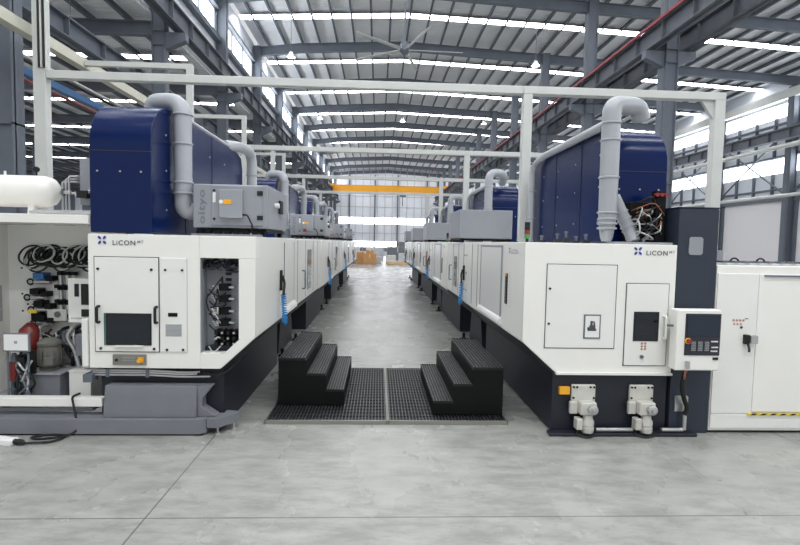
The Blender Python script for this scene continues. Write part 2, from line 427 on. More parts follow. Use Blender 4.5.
# ================================================================== roof-hung things
lg = 'high bay lamps hung under the roof'
lamp = thing('high_bay_lamp', 'white high bay lamp on a rod under the lower side roof', 'lamp', (-8.25, 14, 7.45))
MB().lathe([(.03, .25), (.1, .24), (.13, .14), (.25, .04), (.27, 0), (.25, .0), (.12, .12)], (-8.25, 14, 7.45)).build('lamp_shade', M['lamps'], lamp)
MB().lathe([(.02, .03), (.23, .03), (.23, .012), (.02, .006)], (-8.25, 14, 7.45)).build('diffuser', M['lampw'], lamp)
MB().cyl((-8.25, 14, 7.69), (-8.25, 14, 8.55), .012, 8).build('rod', M['steel'], lamp)
lampm = thing('high_bay_lamp', 'small white high bay lamp on a long rod under the main roof', 'lamp', (-4.3, 24.6, 10.7), lg)
L0 = (-4.3, 24.6, 10.7)
MB().lathe([(.03, .26), (.08, .25), (.12, .14), (.21, .04), (.22, 0), (.2, .0), (.1, .1)], L0).build('lamp_shade', M['lamps'], lampm)
MB().lathe([(.02, .03), (.19, .03), (.19, .012), (.02, .006)], L0).build('diffuser', M['lampw'], lampm)
MB().cyl((L0[0], L0[1], 11.0), (L0[0], L0[1], 12.6), .012, 8).build('rod', M['steel'], lampm)
for (dx, dy) in ((11.8, 0), (0, 12), (5.9, 12), (11.8, 12), (0, 24), (5.9, 24), (11.8, 24)): dup(lampm, dx, dy)

fan = thing('ceiling_fan', 'huge five bladed industrial fan hanging in the middle of the main roof', 'fan', (.9, 20, 9.4))
MB().lathe([(.05, .3), (.16, .28), (.2, .1), (.2, -.05), (.1, -.14)], (.9, 20, 9.5)).build('hub', M['steel'], fan)
MB().cyl((.9, 20, 9.7), (.9, 20, 12.9), .04, 10).build('rod', M['steel'], fan)
for k in range(5):
    a = math.radians(2+72*k); d = Vector((math.cos(a), math.sin(a), 0)); e = Vector((-math.sin(a), math.cos(a), 0)); c0 = Vector((.9, 20, 9.5)); mb = MB()
    vs = []
    for (t, w) in ((.18, .07), (2.3, .07)):
        for (sx, sz) in ((-1, -.012), (1, .03), (1, .045), (-1, .005)): vs.append(c0+d*t+e*(sx*w)+Vector((0, 0, sz)))
    mb.add(vs, [(0,1,2,3),(7,6,5,4),(0,4,5,1),(1,5,6,2),(2,6,7,3),(3,7,4,0)]).build('blade', M['gantry'], fan, smooth=False)

crane = thing('overhead_crane', 'yellow overhead bridge crane spanning the hall far down the aisle', 'crane', (1.2, 64, 8.9))
MB().box(XL+.75, XR-.82, 63.8, 64.2, 8.35, 8.42).box(XL+.75, XR-.82, 63.8, 64.2, 9.08, 9.15).box(XL+.75, XR-.82, 63.85, 64.15, 8.42, 9.08).build('girder', M['yellow'], crane, smooth=False)
for xx in (XL+.55, XR-.55): B('end_truck', M['yellow'], crane, xx-.28, xx+.28, 62.6, 65.4, 8.84, 9.15)
B('hoist', M['steel'], crane, 2.6, 3.4, 63.75, 64.25, 7.8, 8.34); MB().cyl((3, 64, 6.6), (3, 64, 7.8), .04, 8).build('hook', M['black'], crane)

# ================================================================== pale gantry frames over the rows
def gantry(k, label):
    y = 8.85+6*k; zb = 4.63-.035*k; t = thing('gantry_frame', label, 'frame', (2.57, y, 0), 'gantry frames over the machine rows')
    MB().box(2.49, 2.65, y-.08, y+.08, 2.06, zb).build('post', M['gantry'], t, .01)
    MB().box(5.93, 6.12, y-.08, y+.08, 0, zb).build('post', M['gantry'], t, .01)
    MB().prism([(5.7, zb), (5.93, zb-.32), (5.93, zb)], 'Y', y-.03, y+.03).build('gusset', M['gantry'], t, smooth=False)
    MB().box(2.49, 6.12, y-.08, y+.08, zb, zb+.135).build('crossbeam', M['gantry'], t, .01)
    MB().box(-5.6, 2.49, y-.07, y+.07, zb, zb+.135).build('crossbeam', M['gantry'], t, .01)
    z1 = 7.9 if k == 0 else zb+.14
    MB().box(-5.8, -5.6, y-.08, y+.08, 0, z1).build('post', M['gantry'], t, .01)
    if k == 0:
        for dx, m in ((-.15, 'rubber'), (-.11, 'hosew'), (-.07, 'rubber'), (-.03, 'gantry')):
            MB().cyl((-5.53+dx, y-.1, 4.79), (-5.53+dx, y-.1, 7.8), .018, 8).build('conduit', M[m], t)
    else:
        MB().box(-3.16, -3.04, y-.05, y+.05, 2.1, zb).build('post', M['gantry'], t, .01)
gantry(0, 'pale gantry frame spanning the head of the rows, tall post behind the white tank')
gantry(1, 'second pale gantry frame behind the one at the head of the rows')
gantry(2, 'third pale gantry frame down the aisle, seen just above the yellow crane')
gantry(3, 'pale gantry frame farthest down the aisle, seen just below the yellow crane')
t = thing('pipe_rack', 'beige overhead rail with side arms and thin drop posts over the tank-side row', 'rack', (-6, 8, 5.4))
MB().box(-6.09, -5.91, 3, 30, 5.36, 5.55).build('rail', M['beige'], t, smooth=False)
for y in (10.5, 14.6, 20.6):
    MB().box(-5.9, -3.8, y-.05, y+.05, 5.4, 5.5).build('side_arm', M['gantry'], t, smooth=False)
    MB().box(-3.92, -3.8, y-.05, y+.05, 2.1, 5.4).build('drop_post', M['gantry'], t, smooth=False)
t = thing('busbar_tray', 'blue and black overhead busbar tray running beside the beige rail', 'cable tray', (-7, 8, 5.1))
MB().box(-7.15, -6.98, 3, 40, 5.16, 5.3).build('tray', M['duct_blue'], t, smooth=False)
for dz, m in ((5.42, 'rubber'), (5.5, 'hosew'), (5.04, 'redp')):
    MB().cyl((-6.98, 3, dz), (-6.98, 40, dz), .035, 8).build('conduit', M[m], t)

# ================================================================== machining centres
Y0 = 5.15; PIT = 6.0
ORD = ['first', 'second', 'third', 'fourth']

def duct_parts(par, path, r, flanges=()):
    MB().tube(path, r, 18).build('pipe', M['pipe'], par)
    for (c, ax) in flanges:
        MB().ring(c, r+.004, .012, ax).build('flange', M['pipe'], par)

def housing(par, x0, x1, yf, name='upper_housing', ln=2.95):
    zt, r = 3.4, .46
    prof = [(yf, 2.045), (yf, zt-r)]+[(yf+r-r*math.cos(a), zt-r+r*math.sin(a)) for a in [PI/2*i/10 for i in range(1, 11)]]+[(yf+ln-.3, zt), (yf+ln-.08, zt-.06), (yf+ln, zt-.25), (yf+ln, 2.045)]
    h = MB().prism(prof, 'X', x0, x1).build(name, M['blue'], par, .012)
    h['label'] = 'navy blue curved-top sheet metal housing'
    s = 1 if x1 > 0 else -1
    xs = x0-.004 if s > 0 else x1+.004
    mb = MB()
    for yy in (.35, 1.1, 1.75, 2.4):
        for zz in (2.3, 2.72, 3.1): mb.lathe([(.0, -.002), (.012, -.002), (.012, .004), (0, .006)], (xs, yf+yy, zz), 'X', 8)
    for xx in (x0+.08, (x0+x1)/2, x1-.1): mb.lathe([(.0, -.004), (.01, -.004), (.01, .004), (0, .005)], (xx, yf-.002, 2.66), 'Y', 8)
    mb.build('rivet', M['alu'], par)
    # folded seams on the housing
    for yy in (.9, 1.85): B('sheet_seam', M['navy'], par, xs-.003, xs+.003, yf+yy, yf+yy+.008, 2.05, zt-.02)
    B('sheet_seam', M['navy'], par, x0+.004, x1-.004, yf-.004, yf-.001, 2.86, 2.868)
    return h

mat_side = mat('door_grey_white', (226, 226, 222), .3, noise=.015, nscale=2)
# ---- row of the white tank (negative X)
def left_common(par, first):
    x0, x1 = -2.91, -1.245
    body = [(x0, .665), (-1.6, .665), (x1, .995), (x1, 2.03), (x0, 2.03)]
    yb = Y0 if not first else Y0+.21
    mb = MB().prism(body, 'Y', yb, Y0+2.38)
    if first:      # front layer with the open compartment
        mb.prism([(x0, .665), (-1.805, .665), (-1.805, 2.03), (x0, 2.03)], 'Y', Y0, yb)
        mb.prism([(-1.805, 1.803), (x1, 1.803), (x1, 2.03), (-1.805, 2.03)], 'Y', Y0, yb)
        mb.prism([(-1.416, .967), (-1.28, .962), (x1, .995), (x1, 1.803), (-1.416, 1.803)], 'Y', Y0, yb)
        mb.prism([(-1.805, .665), (-1.6, .665), (-1.28, .962), (-1.416, .967), (-1.562, .828), (-1.805, .828)], 'Y', Y0, yb)
    mb.build('cabin', M['white'], par, .006)
    # rear enclosure
    MB().prism([(x0, .8), (-1.5, .8), (x1-.015, 1.0), (x1-.015, 2.02), (x0, 2.02)], 'Y', Y0+2.42, Y0+5.92).build('rear_enclosure', M['white2'], par, .008)
    # side door with its sill
    MB().m(0).box(x1-.006, x1+.006, Y0+1.55, Y0+2.3, 1.12, 1.96).m(1).box(x1-.006, x1+.0075, Y0+1.54, Y0+1.55, 1.1, 1.97).box(x1-.006, x1+.0075, Y0+2.3, Y0+2.31, 1.1, 1.97).build('side_door', [M['white2'], M['pinstripe']], par, smooth=False)
    MB().prism([(x1-.005, 1.01), (x1+.05, 1.02), (x1+.05, 1.06), (x1+.02, 1.1), (x1-.005, 1.13)], 'Y', Y0+1.5, Y0+2.36).build('door_sill', M['white2'], par, .006)
    xa = x1-.015
    mb = MB()
    for yy in (2.75, 3.6, 4.65, 5.3): mb.box(xa-.004, xa+.003, Y0+yy, Y0+yy+.012, 1.03, 2.0)
    mb.build('panel_seam', M['pinstripe'], par, smooth=False)
    B('slot_window', M['glass'], par, xa-.004, xa+.006, Y0+3.85, Y0+4.35, 1.12, 1.84, .003)
    MB().tube(fillet([(xa, Y0+3.25, 1.5), (xa+.05, Y0+3.25, 1.5), (xa+.05, Y0+3.25, 1.2), (xa, Y0+3.25, 1.2)], .03), .012, 8).build('door_handle', M['steel'], par)
    # dark base
    yb0 = Y0+.12
    MB().prism([(x0+.05, 0.0), (-1.6, 0.0), (-1.6, .66), (-1.28, .955), (-1.28, .99), (x0+.05, .62)], 'Y', yb0, Y0+2.9).build('machine_base', M['base'], par, .006)
    MB().prism([(-2.6, .62), (-1.62, .62), (-1.3, .93), (-1.3, .98), (-2.6, .8)], 'Y', Y0+2.92, Y0+5.9).build('chip_trough', M['base'], par, .006)
    MB().prism([(Y0+3.5, 0.03), (Y0+4.9, 0.03), (Y0+4.75, .62), (Y0+3.7, .62)], 'X', -2.6, -1.7).build('pedestal', M['base'], par, .008)
    mb = MB()
    for yy in (3.45, 4.85): mb.lathe([(.07, 0), (.07, .03), (.03, .05), (.03, .14), (0, .14)], (-1.62, Y0+yy, 0), 'Z', 12)
    mb.build('levelling_foot', M['black'], par)
    housing(par, -2.91, -2.3, Y0+.05, ln=3.4)
    # rail on the cabin top
    mb = MB().m(0).box(-2.02, -1.27, Y0+.35, Y0+.42, 2.03, 2.055).m(1)
    for i in range(7): mb.box(-1.98+i*.1, -1.92+i*.1, Y0+.38, Y0+.48, 2.055, 2.09)
    mb.build('top_rail', [M['greyd'], M['black']], par, smooth=False)

def machine_left(k, label):
    t = thing('machining_centre', label, 'machine', (-2.08, Y0+3+PIT*k, 0), 'machining centres in the two rows')
    return t
mL1 = machine_left(1, 'white machining centre second in the tank-side row, under the second grey filter box')
mL1.location.y = Y0+3
left_common(mL1, False)
mL1.location.y = Y0+3+PIT
for k in (2, 3): dup(mL1, 0, PIT*(k-1), 0, ['', '', 'white machining centre third in the tank-side row, farther down the aisle', 'white machining centre at the far end of the tank-side row'][k])
mL = machine_left(0, 'big white machining centre with open valve compartment, first in the tank-side row')
left_common(mL, True)
yf = Y0
# big hinged door
d = MB().m(0).box(-2.842, -2.215, yf-.014, yf+.003, .84, 1.796).build('front_door', M['white2'], mL, .005)
mb = MB()
for (a, b, c_, e) in ((-2.85, -2.842, .832, 1.804), (-2.215, -2.207, .832, 1.804)): mb.box(a, b, yf-.006, yf+.002, c_, e)
mb.box(-2.85, -2.207, yf-.006, yf+.002, 1.796, 1.804).box(-2.85, -2.207, yf-.006, yf+.002, .832, .84)
mb.build('door_gap_frame', M['pinstripe'], mL, smooth=False)
MB().box(-2.752, -2.283, yf-.02, yf-.012, .905, 1.232).build('window_rim', M['rubber'], d)
MB().box(-2.738, -2.296, yf-.024, yf-.018, .922, 1.22).build('window_pane', M['glass'], d)
MB().box(-2.742, -2.732, yf-.026, yf-.018, .905, 1.23).build('green_glass_edge', mat('glass_edge_green', (70, 130, 110), .2), d)
MB().box(-2.64, -2.36, yf-.045, yf-.012, .893, .907).build('drip_ledge', M['white2'], d)
for xx in (-2.8, -2.23):
    MB().tube(fillet([(xx, yf-.012, 1.3), (xx, yf-.06, 1.3), (xx, yf-.06, 1.14), (xx, yf-.012, 1.14)], .03), .014, 10).build('door_handle', M['rubber'], d)
mb = MB()
for (xx, zz) in ((-2.805, 1.678), (-2.279, 1.677), (-2.787, .872), (-2.259, .871)): mb.lathe([(0, -.01), (.013, -.01), (.013, .002), (0, .002)], (xx, yf-.014, zz), 'Y', 12)
mb.build('door_stud', M['rubber'], d)
p = MB().box(-2.2, -1.935, yf-.012, yf+.003, .84, 1.797).build('service_panel', M['white2'], mL, .005)
MB().box(-1.935, -1.929, yf-.005, yf+.002, .835, 1.8).build('panel_gap', M['net'], mL, smooth=False)
mb = MB()
for (xx, zz) in ((-2.143, 1.677), (-1.975, 1.677), (-2.131, .862), (-1.971, .864)): mb.lathe([(0, -.01), (.012, -.01), (.012, .002), (0, .002)], (xx, yf-.012, zz), 'Y', 12)
mb.build('panel_stud', M['rubber'], p)
B('display_slot', M['black'], p, -2.118, -2.025, yf-.016, yf-.01, 1.203, 1.241)
mb = MB().m(0).box(-2.145, -1.983, yf-.015, yf-.011, 1.0, 1.127).m(1)
for i in range(9): mb.box(-2.14, -1.988, yf-.017, yf-.014, 1.008+i*.013, 1.013+i*.013)
mb.build('vent_grille', [M['net'], M['inkl']], p, smooth=False)
cp = MB().box(-2.673, -2.342, yf-.02, yf+.002, .7, .81).build('operating_panel', mat('panel_grey_brown', (128, 124, 116), .5), mL, .004)
mb = MB()
for i in range(5):
    for j in range(2): mb.box(-2.57+i*.025, -2.553+i*.025, yf-.026, yf-.018, .745+j*.026, .759+j*.026)
mb.build('keys', M['keys'], cp, smooth=False)
MB().lathe([(0, -.045), (.022, -.045), (.022, -.03), (.012, -.028), (.012, 0), (0, 0)], (-2.392, yf-.02, .755), 'Y', 16).build('stop_button', M['amber'], cp)
MB().box(-2.42, -2.365, yf-.023, yf-.018, .73, .785).build('button_plate', M['amber'], cp)
MB().lathe([(0, -.012), (.014, -.012), (.014, 0), (0, 0)], (-2.632, yf-.02, .755), 'Y', 12).build('key_switch', M['rubber'], cp)
logo(mL, (-2.766, yf-.004, 1.967), X_, Z_, .07)
lettering('logo_lettering', 'LiCON', M['ink'], mL, (-2.662, yf-.004, 1.918), X_, Z_, .222, .05)
lettering('logo_superscript', 'MT', M['inkl'], mL, (-2.42, yf-.004, 1.944), X_, Z_, .062, .025)
# open compartment with valves and hoses
MB().box(-1.806, -1.415, yf+.19, yf+.206, .826, 1.805).build('compartment_back', M['grey'], mL, smooth=False)
MB().box(-1.8045, -1.796, yf+.01, yf+.19, .83, 1.8).build('compartment_lining', M['grey'], mL, smooth=False)
random.seed(3)
for i in range(15):
    xx = random.uniform(-1.78, -1.47); zz = random.uniform(1.66, 1.77); r = random.uniform(.02, .045)
    MB().tube([(xx+r*1.6*math.cos(a), yf+.09+random.uniform(-.02, .02)+.04*math.sin(a), zz+r*math.sin(a)) for a in [2*PI*j/14 for j in range(14)]], .009, 6, closed=True).build('hose_loop', M['rubber'] if i % 3 else M['navy'], mL)
for (zz, n) in ((1.5, 3), (1.38, 4), (1.25, 4), (1.13, 3)):
    v = MB().m(0).box(-1.645, -1.545, yf+.09, yf+.19, zz-.035, zz+.035).m(1)
    v.box(-1.67, -1.49, yf+.1, yf+.16, zz-.01, zz+.01)
    for j in range(n): v.cyl((-1.69-j*.012, yf+.1, zz-.03+j*.02), (-1.64, yf+.1, zz-.03+j*.02), .008, 8)
    v.build('pneumatic_valve', [M['black'], M['alu']], mL, smooth=False)
    MB().tube(hang((-1.74, yf+.08, zz-.02), (-1.56, yf+.07, zz-.05), .05), .007, 6).build('air_line', M['rubber'], mL)
for i in range(3):
    for j in range(4):
        xx, zz = -1.66+j*.06, 1.03-i*.058
        MB().m(0).box(xx-.02, xx+.02, yf+.06, yf+.19, zz-.022, zz+.022).m(1).lathe([(0, -.01), (.012, -.01), (.012, 0), (0, 0)], (xx, yf+.06, zz), 'Y', 10).build('regulator', [M['black'], M['alu'] if (i+j) % 2 else M['rubber']], mL)
for i in range(14):
    x1_, z1_ = random.uniform(-1.77, -1.58), random.uniform(.87, 1.6)
    MB().tube(fillet([(x1_, yf+.06, z1_), (x1_+random.uniform(-.02, .06), yf+.05, z1_+random.uniform(-.1, .1)), (random.uniform(-1.77, -1.56), yf+.1, z1_-random.uniform(.05, .2) if z1_ > 1.1 else random.uniform(.86, .95))], .05), .007, 6).build('air_line', M['rubber'] if i % 3 else M['hosew'], mL)
B('terminal_label', M['rubber'], mL, -1.6, -1.54, yf+.18, yf+.192, 1.62, 1.65); B('terminal_label', M['rubber'], mL, -1.6, -1.54, yf+.18, yf+.192, 1.56, 1.59)
# pipes under the cabin
for zz, x1_ in ((.632, -1.83), (.61, -1.86), (.585, -1.72)):
    MB().tube(fillet([(-2.9, yf+.04, zz), (-2.3, yf+.04, zz), (-2.0, yf+.05, zz-.02), (x1_, yf+.06, zz-.015)], .1), .011, 8).build('hydraulic_line', M['alu'], mL)
for xx in (-2.75, -2.35): B('line_clamp', M['steel'], mL, xx-.015, xx+.015, yf+.02, yf+.08, .565, .65)
MB().tube(fillet([(-1.8, yf+.06, .6), (-1.62, yf+.05, .58), (-1.5, yf+.1, .66), (-1.38, yf+.1, .8)], .1), .012, 8).build('black_hose', M['rubber'], mL)
B('end_fitting', M['steel'], mL, -2.97, -2.88, yf-.02, yf+.1, .52, .6)
B('edge_post', M['white2'], mL, -2.975, -2.92, yf-.02, yf+.06, .68, 1.17, .008)

# ---- row of the control panel (positive X)
def right_common(par):
    x0, x1 = 1.53, 3.155
    MB().prism([(x0, .985), (1.9, .655), (x1, .655), (x1, 2.03), (x0, 2.03)], 'Y', Y0, Y0+3.75).build('cabin', M['white'], par, .006)
    MB().prism([(x0+.02, 1.0), (1.8, .8), (x1, .8), (x1, 2.02), (x0+.02, 2.02)], 'Y', Y0+3.79, Y0+5.92).build('rear_enclosure', M['white2'], par, .008)
    f = MB().m(0).box(x0-.012, x0+.004, Y0+.95, Y0+2.15, 1.08, 1.97).m(1).box(x0-.016, x0+.004, Y0+.92, Y0+.95, 1.06, 1.99).box(x0-.016, x0+.004, Y0+2.15, Y0+2.18, 1.06, 1.99).box(x0-.016, x0+.004, Y0+.95, Y0+2.15, 1.965, 1.99)
    f.build('sliding_door', [mat_side, M['inkl']], par, .002)
    MB().prism([(x0-.045, 1.02), (x0+.005, 1.005), (x0+.005, 1.12), (x0-.02, 1.1), (x0-.045, 1.06)], 'Y', Y0+.9, Y0+2.25).build('door_sill', mat_side, par, .006)
    mb = MB().m(0).box(x0-.012, x0+.003, Y0+.66, Y0+.74, 1.3, 1.66).m(1)
    for i in range(9): mb.box(x0-.016, x0-.01, Y0+.67, Y0+.73, 1.31+i*.038, 1.328+i*.038)
    mb.m(2).box(x0-.018, x0-.008, Y0+.67, Y0+.73, 1.63, 1.665)
    mb.build('slot_light', [M['rubber'], M['steel'], M['amber']], par, smooth=False)
    mb = MB()
    for yy in (2.45, 2.9, 3.7): mb.box(x0-.004, x0+.004, Y0+yy, Y0+yy+.014, 1.03, 2.0)
    for yy in (4.4, 5.1): mb.box(x0+.016, x0+.024, Y0+yy, Y0+yy+.014, 1.03, 2.0)
    mb.build('panel_seam', M['pinstripe'], par, smooth=False)
    mb = MB()
    for yy in (2.6, 2.8):
        for zz in (1.2, 1.5, 1.8): mb.lathe([(0, -.008), (.014, -.008), (.014, .004), (0, .004)], (x0, Y0+yy+.8, zz), 'X', 10)
    mb.build('panel_stud', M['rubber'], par)
    B('slot_window', M['glass'], par, x0+.012, x0+.024, Y0+4.6, Y0+4.95, 1.15, 1.75, .003)
    MB().tube(fillet([(x0+.02, Y0+5.3, 1.55), (x0-.03, Y0+5.3, 1.55), (x0-.03, Y0+5.3, 1.25), (x0+.02, Y0+5.3, 1.25)], .03), .012, 8).build('door_handle', M['steel'], par)
    MB().prism([(x1-.02, 0.02), (1.88, 0.02), (1.88, .64), (1.56, .945), (1.56, .98), (x1-.02, .64)], 'Y', Y0+.03, Y0+3.3).build('machine_base', M['base'], par, .006)
    MB().prism([(x1-.1, .62), (1.9, .62), (1.56, .93), (1.56, .98), (x1-.1, .8)], 'Y', Y0+3.32, Y0+5.9).build('chip_trough', M['black'], par, .006)
    MB().prism([(Y0+3.9, 0.03), (Y0+5.2, 0.03), (Y0+5.05, .62), (Y0+4.1, .62)], 'X', 1.95, 2.9).build('pedestal', M['base'], par, .008)
    mb = MB()
    for yy in (3.5, 5.15): mb.lathe([(.08, 0), (.08, .03), (.03, .05), (.03, .14), (0, .14)], (1.82, Y0+yy, 0), 'Z', 12)
    mb.build('levelling_foot', M['black'], par)
    housing(par, 2.66, 3.3, Y0+.5)
    logo(par, (x0-.004, Y0+.6, 1.935), (0, -1, 0), Z_, .055)
    lettering('side_lettering', 'LiCON', M['inkl'], par, (x0-.004, Y0+.52, 1.9), (0, -1, 0), Z_, .27, .05)
def machine_right(k, label):
    return thing('machining_centre', label, 'machine', (2.34, Y0+3+PIT*k, 0), 'machining centres in the two rows')
mR1 = machine_right(0, 'white machining centre second in the control-panel row, just behind the first gantry post'); right_common(mR1); mR1.location.y += PIT
for k in (2, 3): dup(mR1, 0, PIT*(k-1), 0, ['', '', 'white machining centre third in the control-panel row, farther down the aisle', 'white machining centre at the far end of the control-panel row'][k])
mR = machine_right(0, 'big white machining centre with picture plate, first in the control-panel row')
right_common(mR)
p = MB().box(1.772, 2.512, yf-.008, yf+.003, .925, 1.803).build('front_hatch', M['white2'], mR, .004)
mb = MB().box(1.764, 1.772, yf-.004, yf+.002, .917, 1.811).box(2.512, 2.52, yf-.004, yf+.002, .917, 1.811).box(1.764, 2.52, yf-.004, yf+.002, 1.803, 1.811).box(1.764, 2.52, yf-.004, yf+.002, .917, .925)
mb.build('hatch_gap', M['pinstripe'], mR, smooth=False)
mb = MB()
for zz in (1.55, 1.18): mb.lathe([(0, -.01), (.012, -.01), (.012, .002), (0, .002)], (1.803, yf-.008, zz), 'Y', 12)
mb.build('hatch_stud', M['rubber'], p)
pp = MB().m(0).box(2.178, 2.357, yf-.016, yf-.006, 1.027, 1.283).m(1).box(2.192, 2.343, yf-.019, yf-.014, 1.041, 1.269).build('picture_plate', [M['steel'], M['paper']], p, smooth=False)
mb = MB()    # printed machine picture on the plate
for (a, b, c_, e) in ((2.225, 2.31, 1.11, 1.135), (2.235, 2.3, 1.135, 1.17), (2.245, 2.27, 1.17, 1.215), (2.278, 2.296, 1.165, 1.2), (2.25, 2.29, 1.2, 1.212), (2.215, 2.235, 1.115, 1.15)): mb.box(a, b, yf-.021, yf-.018, c_, e)
mb.build('printed_picture', M['ink'], p, smooth=False)
d = MB().box(2.628, 3.08, yf-.012, yf+.003, .745, 1.614).build('front_door', M['white2'], mR, .004)
mb = MB().box(2.62, 2.628, yf-.005, yf+.002, .737, 1.622).box(3.08, 3.088, yf-.005, yf+.002, .737, 1.622).box(2.62, 3.088, yf-.005, yf+.002, 1.614, 1.622).box(2.62, 3.088, yf-.005, yf+.002, .737, .745)
mb.build('door_gap_frame', M['pinstripe'], mR, smooth=False)
B('window_rim', M['rubber'], d, 2.713, 2.985, yf-.018, yf-.01, 1.007, 1.32); B('window_pane', M['glass'], d, 2.724, 2.974, yf-.021, yf-.016, 1.018, 1.309)
MB().tube(fillet([(3.04, yf-.01, 1.275), (3.04, yf-.06, 1.275), (3.04, yf-.06, 1.04), (3.04, yf-.01, 1.04)], .03), .016, 10).build('door_handle', M['white2'], d)
stick = mat('sticker_red', (190, 140, 124), .5)
def stickers(par, x, y, z, s=.021):
    for i, (dx, dz) in enumerate(((-.016, .03), (.02, .03), (-.016, 0), (.02, 0), (-.016, -.03), (.02, -.028))):
        MB().m(0).lathe([(0, -.002), (s*.62, -.002), (s*.62, .001), (0, .001)], (x+dx, y, z+dz), 'Y', 12).m(1).box(x+dx-s*.28, x+dx+s*.28, y-.004, y-.001, z+dz-s*.1, z+dz+s*.1).build('safety_sticker', [stick, M['ink']], par, smooth=False)
stickers(d, 2.83, yf-.012, .95)
MB().lathe([(0, -.02), (.018, -.02), (.018, .0), (0, .0)], (2.815, yf-.012, .84), 'Y', 14).build('door_lock', M['steel'], d)
B('lower_lip', M['white2'], mR, 1.9, 3.155, yf-.03, yf+.05, .64, .664)
logo(mR, (2.729, yf-.004, 1.96), X_, Z_, .07)
lettering('logo_lettering', 'LiCON', M['ink'], mR, (2.82, yf-.004, 1.917), X_, Z_, .228, .05)
lettering('logo_superscript', 'MT', M['inkl'], mR, (3.066, yf-.004, 1.944), X_, Z_, .06, .024)
# servo drives on the base
def servo(xc):
    s = B('servo_drive', M['cast'], mR, xc-.13, xc+.13, yf-.01, yf+.028, .24, .53, .012)
    mb = MB()
    for (dx, dz) in ((-.11, .505), (-.075, .505), (.07, .505), (.11, .505), (-.11, .39), (.11, .39), (-.11, .27), (.11, .27)): mb.lathe([(0, -.008), (.011, -.008), (.011, .002), (0, .002)], (xc+dx, yf-.01, dz), 'Y', 10)
    mb.build('bolt', M['black'], s)
    B('gearbox', M['cast'], s, xc-.075, xc+.1, yf-.13, yf-.012, .235, .375, .02)
    MB().lathe([(0, -.07), (.02, -.07), (.026, -.05), (.04, -.048), (.05, -.04), (.052, 0), (0, 0)], (xc+.045, yf-.13, .305), 'Y', 18).build('encoder_cap', M['alu'], s)
    B('connector_block', M['cast'], s, xc-.16, xc-.076, yf-.06, yf-.012, .23, .36, .01)
    MB().m(0).lathe([(0, 0), (.06, 0), (.066, .02), (.066, .06), (.058, .065), (.058, .075), (.066, .08), (.066, .12), (.05, .15), (.05, .19), (0, .19)], (xc+.025, yf-.075, .045), 'Z', 18).build('motor', M['cast'], s)
    B('terminal_box', M['cast'], s, xc-.11, xc-.045, yf-.13, yf-.03, .08, .2, .012)
    MB().tube(fillet([(xc-.08, yf-.08, .09), (xc-.1, yf-.1, .02), (xc+.0, yf-.16, .015), (xc+.12, yf-.1, .03)], .05), .01, 8).build('cable', M['rubber'], s)
servo(2.21); servo(2.84)
B('skirt_plate', M['base'], mR, 1.83, 3.42, yf-.1, yf+.02, 0, .035, .01)
MB().cyl((2.34, yf-.05, .06), (2.74, yf-.05, .06), .022, 12).build('conduit', M['alu'], mR)
MB().cyl((3.05, yf-.05, .06), (3.28, yf-.05, .06), .022, 12).build('conduit', M['alu'], mR)
B('junction_tag', M['amber'], mR, 1.95, 2.06, yf-.01, yf+.028, .425, .505)
# the cluster of fittings on the roof of the first machine in this row
mb = MB().m(0).box(2.72, 3.12, 5.42, 5.6, 2.03, 2.12).m(1)
B('roof_plate', M['grey'], mR, 2.5, 3.13, 5.2, 5.42, 2.03, 2.055)
man = thing('hose_manifold', 'black manifold with a tangle of pale and orange hoses on the white machine roof', 'manifold', (2.95, 5.5, 2.035))
B('block', M['black'], man, 2.78, 3.14, 5.46, 5.62, 2.04, 2.5, .01); B('rack', M['black'], man, 3.02, 3.13, 5.36, 5.46, 2.04, 2.62, .005)
random.seed(11)
for i in range(24):
    xa, za = random.uniform(2.8, 3.1), random.uniform(2.08, 2.45); xb, zb = random.uniform(2.78, 3.13), random.uniform(2.08, 2.52)
    MB().tube(fillet([(xa, 5.47, za), (xa, 5.36, za+.02), ((xa+xb)/2, 5.29, (za+zb)/2+random.uniform(-.06, .12)), (xb, 5.34, zb), (xb, 5.47, zb)], .06, 5), random.choice((.005, .007, .009)), 8).build('hose', M[['rubber', 'hosew', 'rubber', 'alu', 'rubber', 'hosew', 'hoser', 'rubber'][i % 8]], man)
for i in range(9):
    xa, za = random.uniform(2.79, 3.1), random.uniform(2.06, 2.4)
    MB().lathe([(0, -.05), (.018, -.05), (.024, -.03), (.015, -.025), (.015, 0), (0, 0)], (xa, 5.46, za), 'Y', 10).build('fitting', M[['alu', 'steel', 'hosew'][i % 3]], man)
for i in range(3): MB().lathe([(0, -.03), (.02, -.03), (.02, .02), (0, .02)], (3.0+i*.05, 5.33, 2.57), 'Y', 10).build('red_cap', M['red'], man)
mb2 = thing('valve_cluster', 'small steel valves and air fittings on the machine roof below the blue housing', 'valves', (2.2, 5.4, 2.035))
for i, xx in enumerate((1.78, 1.95, 2.05, 2.16, 2.27)):
    h_ = .04+.025*((i*7) % 3)
    MB().m(0).box(xx-.03, xx+.03, 5.36, 5.44, 2.033, 2.033+h_*.6).m(1).cyl((xx, 5.4, 2.03+h_*.6), (xx, 5.4, 2.05+h_), .014, 10).lathe([(0, 0), (.022, 0), (.022, .015), (0, .02)], (xx, 5.4, 2.05+h_), 'Z', 12).build('valve', [M['rubber'], M['steel']], mb2)

